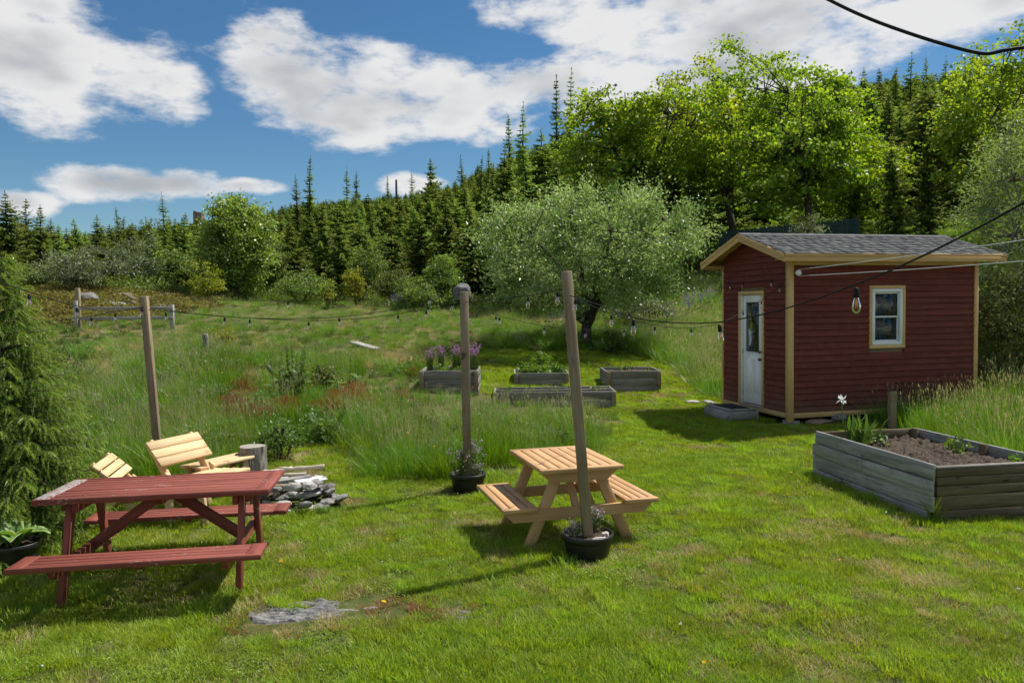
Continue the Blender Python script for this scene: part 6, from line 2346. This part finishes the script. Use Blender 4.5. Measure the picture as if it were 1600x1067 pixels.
def planters():
    pot((0.64, 6.68, 0.0), 0.225, 0.215, 'black round plastic planter in front of the tan table')
    pot((-0.555, 9.16, float(hgt(-.555, 9.16))), 0.215, 0.21, 'black round plastic planter at the foot of the upright middle post')
    z = .172
    sprig('heather_plant', (.52, 6.66, z), 'small grey-pink flowering plant left in the front planter', 'plant', 9, .14, .06, ('grey_shrub', 'grey_bloom'), 1, .9)
    sprig('heather_plant', (.735, 6.80, z), 'taller grey-pink flowering plant right of the post in the front planter', 'plant', 16, .22, .08, ('grey_shrub', 'grey_bloom'), 2, .95)
    sprig('herb_plant', (.575, 6.76, z), 'little green herb beside the post in the front planter', 'plant', 8, .13, .05, ('veg', 'veg'), 3, .5)
    stone('pebble', (.80, 6.66, z + .025), (.075, .065, .055), 801, 'shell', 'round pale pebble at the right rim of the front planter', cat='pebble')
    stone('pebble', (.72, 6.56, z + .016), (.12, .05, .035), 802, 'shell', 'long pink and white stone on the soil of the front planter', cat='pebble', rot=.3)
    stone('pebble', (.775, 6.59, z + .012), (.05, .04, .03), 803, 'shell', 'small pink stone beside the long one in the front planter', cat='pebble', rot=1)
    z = .165 + float(hgt(-.555, 9.16))
    sprig('flowering_plant', (-.63, 9.12, z), 'bushy green plant with tiny pale flowers, left side of the middle planter', 'plant', 46, .34, .18, ('shrub', 'grey_bloom'), 4, .4)
    sprig('flowering_plant', (-.50, 9.25, z), 'airy plant with pale violet flowers behind the middle post', 'plant', 34, .42, .20, ('grey_shrub', 'grey_bloom'), 5, .6)
    sprig('flowering_plant', (-.42, 9.10, z), 'low greyish plant at the right rim of the middle planter', 'plant', 14, .16, .08, ('grey_shrub', 'grey_bloom'), 6, .8)
    # hosta at the left edge
    p = on_ground(-4.28, 6.50)
    pot(p, 0.19, 0.24, 'black pot with a hosta at the left edge beside the red table')
    rng = np.random.default_rng(44)
    G = Geo()
    for i in range(22):
        a = rng.random() * 6.28
        L = 0.20 + 0.14 * rng.random()
        ln = 0.4 + 0.6 * rng.random()
        dv = np.array([math.cos(a), math.sin(a), 0])
        s = np.array([-dv[1], dv[0], 0])
        ts = np.linspace(0, 1, 7)
        mid = [dv * L * (t * (.4 + .6 * ln)) + np.array([0, 0, .10 * t ** .5 + L * (.9 - .6 * ln) * t - .22 * ln * L * 2 * t ** 3]) for t in ts]
        ws = np.array([.006, .05, .085, .09, .075, .042, .002]) * L / .26
        V, tn = [], []
        for q, w_ in zip(mid, ws):
            for k in (-1, -.72, -.35, 0, .35, .72, 1):
                V.append(q + s * w_ * k * .75 + np.array([0, 0, abs(k) * w_ * .35 + .004 * math.cos(k * 9)]))
                tn.append(2.0 if abs(k) > .9 else .25 + .5 * rng.random())
        Q = [[r_ * 7 + c, r_ * 7 + c + 1, r_ * 7 + 8 + c, r_ * 7 + 7 + c] for r_ in range(6) for c in range(6)]
        G.add(V, Q, tint=tn)
    r = empty('hosta_plant', (p[0], p[1], p[2] + .18), 0.0, 'hosta with broad pale-edged green leaves in the black pot', 'hosta')
    put('leaves', G.mesh('leaves', True), M['hosta'], r)


planters()


def catmull(P, n=12):
    P = np.asarray(P, float)
    Q = np.concatenate([[2 * P[0] - P[1]], P, [2 * P[-1] - P[-2]]])
    out = []
    for i in range(1, len(Q) - 2):
        for t in np.linspace(0, 1, n, endpoint=False):
            out.append(.5 * (2 * Q[i] + (Q[i + 1] - Q[i - 1]) * t + (2 * Q[i - 1] - 5 * Q[i] + 4 * Q[i + 1] - Q[i + 2]) * t ** 2 + (3 * Q[i] - Q[i - 1] - 3 * Q[i + 1] + Q[i + 2]) * t ** 3))
    out.append(P[-1])
    return np.array(out)


def bulb_meshes():
    G = Geo()
    prof = [(0.012, 0.0), (0.0125, -.012), (0.017, -.028), (0.0215, -.045), (0.0225, -.058), (0.019, -.074), (0.011, -.085), (0.0005, -.089)]
    G.lathe(prof, 16)
    g = G.mesh('bulb', True)
    g.materials.append(M['bulb_glass'])
    G = Geo()
    G.lathe([(0.0005, .045), (.009, .045), (.0135, .035), (.0145, .0), (.0145, -.006), (0.0005, -.006)], 14)
    s = G.mesh('socket', True)
    s.materials.append(M['cable'])
    G = Geo()
    for a in range(4):
        c, d = math.cos(a * 1.57) * .0045, math.sin(a * 1.57) * .0045
        G.tube([[c, d, -.02], [c * 1.2, d * 1.2, -.062]], .0013, 4)
    G.tube([[0, 0, -.005], [0, 0, -.022]], .003, 5)
    f = G.mesh('filament')
    f.materials.append(M['filament'])
    return g, s, f


def string_lights():
    gme, sme, fme = bulb_meshes()
    PL, PM, PR = POSTS['left'], POSTS['mid'], POSTS['right']
    lp = topx(PL)
    rng = random.Random(8)

    def string(label, way, bulbs, rad=0.005, name='string_light'):
        pts = catmull([aty(u, v, y) for u, v, y in way])
        c = pts[0]
        r = empty(name, c, 0.0, label, 'string lights', 'string lights strung between posts and shed')
        G = Geo()
        G.tube(pts - c, rad, 6)
        put('cable', G.mesh('cable', True), M['cable'], r)
        uu, vv = topx(pts)
        for b in bulbs:
            i = int(np.argmin(np.abs(uu - b)))
            q = pts[i] - c
            m = Matrix.Translation((q[0], q[1], q[2] - .05 - rad)) @ Matrix.Rotation(rng.uniform(-.12, .12), 4, 'X') @ Matrix.Rotation(rng.uniform(-.12, .12), 4, 'Y')
            o = put('bulb', gme, None, r, m @ Matrix.Scale(0.86, 4))
            put('socket', sme, None, o)
            put('filament', fme, None, o)
        return r
    string('black string of large bulbs from the leaning post past the shed to the right edge', [(891, 462, 6.62), (940, 478, 6.0), (985, 495, 5.45), (1050, 504, 5.0), (1125, 503, 4.5), (1220, 484, 4.0), (1338, 444, 3.4), (1450, 396, 2.95), (1600, 317, 2.45), (1760, 222, 2.05), (2300, -60, 1.4), (3400, -500, 0.9)],
           [899, 989, 1126, 1339, 1700], 0.004)
    string('thin string of bulbs sagging from the leaning right post to the shed gable', [(893, 464, 6.66), (955, 490, 7.6), (1023, 508, 8.8), (1080, 512, 10.2), (1130, 503, 11.7), (1175, 478, 13.0), (1206, 458, 13.6), (1222, 440, 13.42)], [955, 1023, 1080, 1163, 1190], 0.004)
    string('string of bulbs on the shed gable above the door', [(1134, 441, 15.45), (1146, 443, 15.1), (1161, 441, 14.9), (1180, 440, 14.4), (1204, 437, 13.95), (1220, 446, 13.6), (1229, 435, 13.38)], [1141, 1161, 1205, 1219], 0.004)
    string('string of bulbs from the upright middle post to the leaning right post', [(727, 472, 9.1), (770, 468, 8.5), (830, 461, 7.5), (880, 452, 6.72)], [827, 873], 0.004)
    string('low sagging string of bulbs from the middle post behind the leaning post to the shed', [(729, 474, 9.22), (775, 492, 9.6), (850, 509, 10.5), (915, 515, 11.5), (975, 514, 12.5), (1050, 500, 13.6), (1110, 470, 14.7), (1134, 442, 15.5)], [774, 782, 850, 916, 974], 0.004)
    string('lower sagging string of bulbs between the left and the middle post', [(232, 484, 9.25), (300, 490, 9.25), (390, 497, 9.2), (490, 501, 9.2), (580, 496, 9.2), (660, 484, 9.2), (722, 473, 9.12)], [257, 347, 391, 484, 625, 668], 0.004)
    string('upper sagging string of bulbs between the left and the middle post', [(232, 480, 9.35), (320, 492, 9.5), (430, 498, 9.6), (530, 495, 9.6), (630, 482, 9.5), (722, 468, 9.25)], [529, 671, 708], 0.004)
    string('string of bulbs from the left post up and out of the left edge', [(226, 479, 9.3), (170, 487, 8.3), (120, 478, 7.4), (60, 461, 6.4), (0, 440, 5.6), (-90, 405, 4.6)], [222, 120, 43], 0.004)
    string('pale lit string of bulbs from the left post low towards the left edge', [(226, 480, 9.28), (180, 487, 9.0), (120, 497, 8.6), (30, 507, 8.0), (-60, 512, 7.4)], [178, 140], 0.005)
    # far line of bulbs behind the posts
    string('nearly straight far string of bulbs above the meadow', [(228, 468, 9.35), (300, 468, 10.2), (450, 470, 11.0), (600, 466, 10.4), (722, 460, 9.3)], [452, 672], 0.003)
    # clothes line on a pulley
    a = shed_pt(0.11, -0.10, 2.73)
    r = empty('clothes_line', a, 0.0, 'white clothes line on a pulley at the shed corner running to the right edge', 'clothes line')
    for dz, (u, v) in ((0.055, (1600, 374)), (-.055, (1600, 402))):
        b = aty(u, v, 9.0)
        c = a + (b - a) * 1.5
        G = Geo()
        t = np.linspace(0, 1, 14)[:, None]
        P = (np.array([0, 0, dz]) * (1 - t) + (c - a + [0, 0, 0]) * t) - np.array([0, 0, 1]) * .12 * t * (1 - t)
        G.tube(P, .006, 6)
        put('rope', G.mesh('rope', True), M['rope'], r)
    G = Geo()
    G.lathe([(0.001, -.016), (.02, -.016), (.05, -.018), (.052, -.012), (.040, 0), (.052, .012), (.05, .018), (.02, .016), (.001, .016)], 24)
    o = put('pulley_wheel', G.mesh('pulley_wheel', True), M['vinyl'], r, Matrix.Rotation(SHED_A, 4, 'Z') @ Matrix.Rotation(math.pi / 2, 4, 'X'))
    q = shed_pt(0.05, -0.005, 2.73) - a
    bar('bracket', q, (0, 0, 0), 0.02, 0.02, M['metal'], r)
    # service cable overhead at the upper right
    way = [(300, -900, 4.6), (800, -330, 3.6), (1180, -60, 2.9), (1295, 0, 2.7), (1350, 26, 2.62), (1405, 47, 2.55), (1470, 68, 2.5), (1535, 84, 2.45), (1570, 79, 2.42), (1620, 73, 2.4), (1800, 60, 2.3), (2600, 20, 1.9), (4200, -60, 1.3)]
    pts = catmull([aty(*w) for w in way])
    G = Geo()
    G.tube(pts - pts[0], .006, 8)
    o = put('overhead_cable', G.mesh('overhead_cable', True), M['cable'], None, Matrix.Translation([float(k) for k in pts[0]]))
    tag(o, 'thick black cable sagging across the upper right corner of the sky', 'cable')


string_lights()


# ------------------------------------------------------------------ stones, fence, field things
def stones_and_field():
    rng = np.random.default_rng(71)
    # bedrock in the lawn
    def slab_rock(px, amp, mat, label, seed):
        P = np.array([atz(u, v, 0.0) for u, v in px])
        c = P.mean(0)
        nx, ny = 150, 70
        x0, x1, y0, y1 = P[:, 0].min() - .06, P[:, 0].max() + .06, P[:, 1].min() - .06, P[:, 1].max() + .06
        X, Y = np.meshgrid(np.linspace(x0, x1, nx), np.linspace(y0, y1, ny))
        pp = [(a, b) for a, b in P[:, :2]]
        ins = inpoly(X, Y, pp).astype(float)
        for _ in range(9):
            q = np.pad(ins, 1, mode='edge')
            ins = (q[:-2, 1:-1] + q[2:, 1:-1] + q[1:-1, :-2] + q[1:-1, 2:] + 2 * ins) / 6
        rdg = np.abs(noise2(X * .5 + Y * 1.4, Y * 2.2 - X * .4, .09, seed + 1) - .5) * 2
        Z = ins * (amp * (.2 + 1.3 * noise2(X, Y, .20, seed)) + .030 * rdg) + .016 * (noise2(X, Y, .035, seed + 2) - .5) * ins - .024 + hgt(X, Y)
        V = np.stack([X, Y, Z], -1).reshape(-1, 3) - np.array([c[0], c[1], 0])
        i = np.arange(ny - 1)[:, None] * nx
        j = np.arange(nx - 1)[None]
        o = put('bedrock', npmesh('bedrock', V, np.stack([i + j, i + j + 1, i + nx + j + 1, i + nx + j], -1).reshape(-1, 4), None, True), M[mat], None, Matrix.Translation((c[0], c[1], 0)))
        tag(o, label, 'rock')
    slab_rock(ROCK_PX, .024, 'slate', 'dark grey bedrock showing through the lawn in the foreground', 3)
    slab_rock(ROCK2_PX, .02, 'slate', 'small patch of grey rock flush with the lawn right of the bedrock', 6)
    # fire pit of stacked stones
    cx, cy = -2.43, 8.52
    g = float(hgt(cx, cy))
    k = 0
    for layer, (R, n, z) in enumerate(((.38, 14, .03), (.35, 13, .10), (.32, 12, .165), (.29, 10, .225))):
        for i in range(n):
            a = 2 * math.pi * (i + .5 * layer + .25 * rng.random()) / n
            sx, sy, sz = .15 + .12 * rng.random(), .11 + .08 * rng.random(), .055 + .04 * rng.random()
            R = R + rng.normal(0, .035)
            z = z + rng.normal(0, .012)
            stone('fire_pit_stone', (cx + R * math.cos(a) * 1.08, cy + R * math.sin(a) * .9, g + z), (sx, sy, sz), 820 + k, ('stone', 'pale_stone', 'stone', 'brown_stone')[int(rng.integers(0, 4))], 'loose fieldstone in the %s course of the fire pit' % ('bottom', 'second', 'third', 'top')[layer], a + 1.57 + rng.normal(0, .3), None, rng.normal(0, .3), 'stone', 'stones of the fire pit', .07, 2)
            k += 1
    z = g + .275
    for i, (a, b, w, t, mt, lab) in enumerate((((-2.75, 8.38, z), (-2.30, 8.62, z + .02), .11, .03, 'grey_wood', 'grey split board lying across the fire pit'),
                                               ((-2.62, 8.25, z + .00), (-2.35, 8.48, z - .04), .09, .025, 'post_wood', 'brown plank leaning on the front of the fire pit'),
                                               ((-2.72, 8.55, z + .05), (-2.36, 8.66, z + .045), .07, .03, 'drift', 'pale short board under the sticks on the fire pit'))):
        o = bar('loose_board', a, b, w, t, M[mt], None)
        tag(o, lab, 'board')
    o = block('white_board', (-2.28, 8.52, z + .005), (.34, .20, .016), M['white_board'], None, .55)
    tag(o, 'white flat board lying on the right side of the fire pit', 'board')
    for i, (a, b, rr, lab) in enumerate((((-2.66, 8.62, z + .10), (-2.18, 8.74, z + .11), .026, 'long pale driftwood stick on top of the fire pit'), ((-2.82, 8.50, z + .085), (-2.52, 8.66, z + .10), .028, 'short pale driftwood stick on top of the fire pit'))):
        a, b = np.array(a), np.array(b)
        G = Geo()
        t = np.linspace(0, 1, 8)[:, None]
        P = a + (b - a) * t + np.random.default_rng(i).normal(0, .006, (8, 3))
        G.tube(P - a, rr * (1 + .2 * np.sin(np.arange(8) * 2.1)) * np.linspace(1.05, .8, 8), 8)
        o = put('driftwood_stick', G.mesh('driftwood_stick', True), M['drift'], None, Matrix.Translation([float(q) for q in a]))
        tag(o, lab, 'stick')
    # rail fence at the left
    y = 23.0
    a, b = aty(122, 482, y), aty(268, 479, y + .3)
    ga = float(hgt(a[0], y))
    r = empty('rail_fence', (a[0], y, ga), 0.0, 'short silvery two-rail wooden fence on the left side of the meadow', 'fence')
    off = np.array([a[0], y, ga])
    t0 = aty(121, 450, y)
    bar('fence_post', np.array([t0[0], y, ga - .1]) - off, t0 - off, .12, .10, M['post_wood'], r)
    t0 = aty(118, 470, y - .12)
    bar('fence_post', np.array([t0[0] - .02, y - .12, ga - .1]) - off, t0 - off, .10, .05, M['fence_wood'], r)
    t1 = aty(268, 476, y + .3)
    bar('fence_post', np.array([t1[0], y + .3, float(hgt(t1[0], y + .3)) - .1]) - off, t1 - off, .12, .10, M['fence_wood'], r)
    for v0, v1 in ((482, 481), (498, 496)):
        bar('rail', aty(120, v0, y - .06) - off, aty(270, v1, y + .24) - off, .04, .085, M['fence_wood'], r)
    # short round post in the meadow
    p = ground_hit(322, 560)
    G = Geo()
    G.lathe([(.07, -.1), (.068, .2), (.066, .56), (.058, .58), (.001, .585)], 14)
    o = put('short_post', G.mesh('short_post', True), M['log_bark'], None, Matrix.Translation([float(q) for q in p]))
    tag(o, 'short round grey post standing alone in the left meadow', 'post')
    # rocks and boards on the left rise
    for i, (u, v, y, w, h, mt, lab) in enumerate(((138, 464, 29, 1.1, .75, 'stone', 'pale rounded boulder behind the rail fence post'), (175, 474, 28.5, 1.8, .45, 'stone', 'long low pale rock right of the pale boulder'), (196, 462, 30, .9, .65, 'brown_stone', 'dark brown rock behind the rail fence'),
                                                  (226, 466, 29.5, 1.0, .30, 'brown_stone', 'flat brown rock slab beside the dark brown rock'), (247, 478, 27, .8, .35, 'stone', 'flat grey rock right of the left light post'), (60, 481, 27, .6, .2, 'pale_stone', 'small pale rock in the heath at the far left'),
                                                  
                                                  (257, 462, 33, .9, .5, 'stone', 'dark blue-grey rock at the edge of the bushes left of the rounded tree'),
                                                  (30, 492, 18, .4, .25, 'pale_stone', 'small grey rock beside the young spruce'))):
        p = ground_hit(u, v + 0.35 * h * F_PX / y)
        k = float(np.clip(p[1] / y, 0.6, 1.6))
        w, h = w * k, h * k
        stone('boulder', (p[0], p[1], p[2] + h * .18), (w * .85, w * .7, h * .8), 880 + i, mt, lab, rng.random() * .6, cat='rock', rough=.09)
    p = aty(722, 438, 36.6)
    stone('boulder', (p[0], 36.6, p[2] - .62), (.95, .8, 1.25), 899, 'slate', 'grey flat-topped boulder under the trees just above the middle post', .2, cat='rock', rough=.10)
    for i, (u0, v0, u1, v1, y, lab) in enumerate(((195, 459, 212, 468, 28.6, 'reddish board leaning on the brown rock behind the fence'), (205, 470, 222, 480, 28.0, 'reddish board lying below the brown rock'))):
        o = bar('loose_board', aty(u0, v0, y), aty(u1, v1, y - .3), .20, .04, M['brown_board'], None)
        tag(o, lab, 'board')
    p, q = ground_hit(552, 541), ground_hit(588, 551)
    o = bar('loose_board', p + [0, 0, .12], q + [0, 0, .10], .30, .05, M['fence_wood'], None)
    tag(o, 'grey weathered plank lying in the middle of the meadow', 'board')
    # tall dock weeds
    for i, (u, v, n, H, lab) in enumerate(((458, 632, 8, 1.25, 'tallest dark dock weed with upright seed stalks in the meadow'), (434, 622, 2, .85, 'thin dock stalk left of the tallest dock weed'), (540, 622, 2, .80, 'dock stalk in the grass, left one of two behind the sorrel'),
                                          (557, 618, 1, .70, 'single dock stalk, right one of two behind the sorrel'), (512, 690, 4, .55, 'lower dock with long curling leaves at the lawn edge'))):
        p = ground_hit(u, v)
        r2 = np.random.default_rng(900 + i)
        r = empty('dock_plant', p, 0.0, lab, 'dock')
        S, L = Geo(), Geo()
        for k in range(n):
            B = Geo()
            a = r2.random() * 6.28
            b = np.array([.10 * math.cos(a), .10 * math.sin(a), 0]) * (n > 1)
            hh = H * (.75 + .3 * r2.random())
            t = b + [.16 * math.cos(a) * (n > 1), .16 * math.sin(a) * (n > 1), hh]
            S.tube([b, (b + t) / 2, t], [.008, .006, .003], 5, False)
            m_ = 60
            f = .55 + .45 * r2.random(m_)
            B.leaves(b + (t - b) * f[:, None] + r2.normal(0, .013, (m_, 3)), rand_dirs(m_, r2) + [0, 0, .6], rand_dirs(m_, r2), .03, .018, .3 + .4 * r2.random(m_))
            tag(put('seed_stalk', B.mesh('seed_stalk'), M['weed'], r), kind='stuff')
            m_ = 14
            f = .05 + .6 * r2.random(m_)
            L.leaves(b + (t - b) * f[:, None], rand_dirs(m_, r2) * [1, 1, .4] + [0, 0, .15], np.array([0, 0, 1.0]) + .5 * rand_dirs(m_, r2), .24, .07, r2.random(m_))
        put('stems', S.mesh('stems'), M['weed'], r)
        put('leaves', L.mesh('leaves'), M['weed'], r)
    # lupins
    for (u, v, y, nn, where) in ((1090, 484, 29, 7, 'left of the shed, behind the pale grass'), (1045, 482, 28.5, 5, 'under the right side of the apple tree'), (645, 472, 35, 8, 'at the forest edge left of the middle post'), (868, 486, 27, 4, 'beside the apple tree trunk')):
        for k in range(nn):
            p = aty(u + rng.normal(0, 16), v, y + rng.normal(0, .5))
            g = float(hgt(p[0], p[1]))
            L, B = Geo(), Geo()
            for s in range(5):
                a = rng.random() * 6.28
                b = np.array([.15 * math.cos(a), .15 * math.sin(a), .35 + .2 * rng.random()])
                m_ = 26
                f = rng.random(m_)
                B.leaves(b + np.stack([rng.normal(0, .02, m_), rng.normal(0, .02, m_), .32 * f], -1), rand_dirs(m_, rng), rand_dirs(m_, rng), .032, .022, rng.random(m_))
            m_ = 60
            L.leaves(rng.normal(0, .15, (m_, 3)) * [1, 1, .4] + [0, 0, .28], rand_dirs(m_, rng), rand_dirs(m_, rng) + [0, 0, 1], .12, .04, rng.random(m_))
            r = empty('lupin_plant', (p[0], p[1], g), 0.0, 'violet lupin in flower ' + where, 'lupin', 'lupins ' + where)
            put('leaves', L.mesh('leaves'), M['weed'], r)
            tag(put('flower_spikes', B.mesh('flower_spikes'), M['lupin'], r), kind='stuff')
    # ruined wall and pole on the ridge
    y = 118.0
    p = aty(308, 331, y)
    g = float(hgt(p[0], y))
    w = 13 / F_PX * y
    r = empty('ruined_chimney', (p[0], y, g), 0.0, 'small square stone ruin on the bare ridge at the left', 'ruin')
    H_ = p[2] - g
    prism('wall', [(-w / 2, 0, -.5), (w / 2, 0, -.5), (w / 2, 1.2, -.5), (-w / 2, 1.2, -.5)], [(-w / 2, 0, H_), (w / 2, 0, H_ * .92), (w / 2, 1.2, H_ * .92), (-w / 2, 1.2, H_)], M['brown_stone'], r)
    prism('chimney_stub', [(-w / 2, .2, H_ * .98), (-w / 4, .2, H_ * .98), (-w / 4, .8, H_ * .98), (-w / 2, .8, H_ * .98)], [(-w / 2, .2, H_ * 1.12), (-w / 4, .2, H_ * 1.12), (-w / 4, .8, H_ * 1.12), (-w / 2, .8, H_ * 1.12)], M['brown_stone'], r)
    y = 100.0
    p = aty(619, 281, y)
    g = float(hgt(p[0], y))
    G = Geo()
    G.tube([[0, 0, -.3], [0, 0, p[2] - g]], [.16, .13], 8)
    o = put('utility_pole', G.mesh('utility_pole', True), M['bark_dark'], None, Matrix.Translation((p[0], y, g)))
    tag(o, 'bare wooden pole on the ridge in front of the little cloud', 'pole')


stones_and_field()
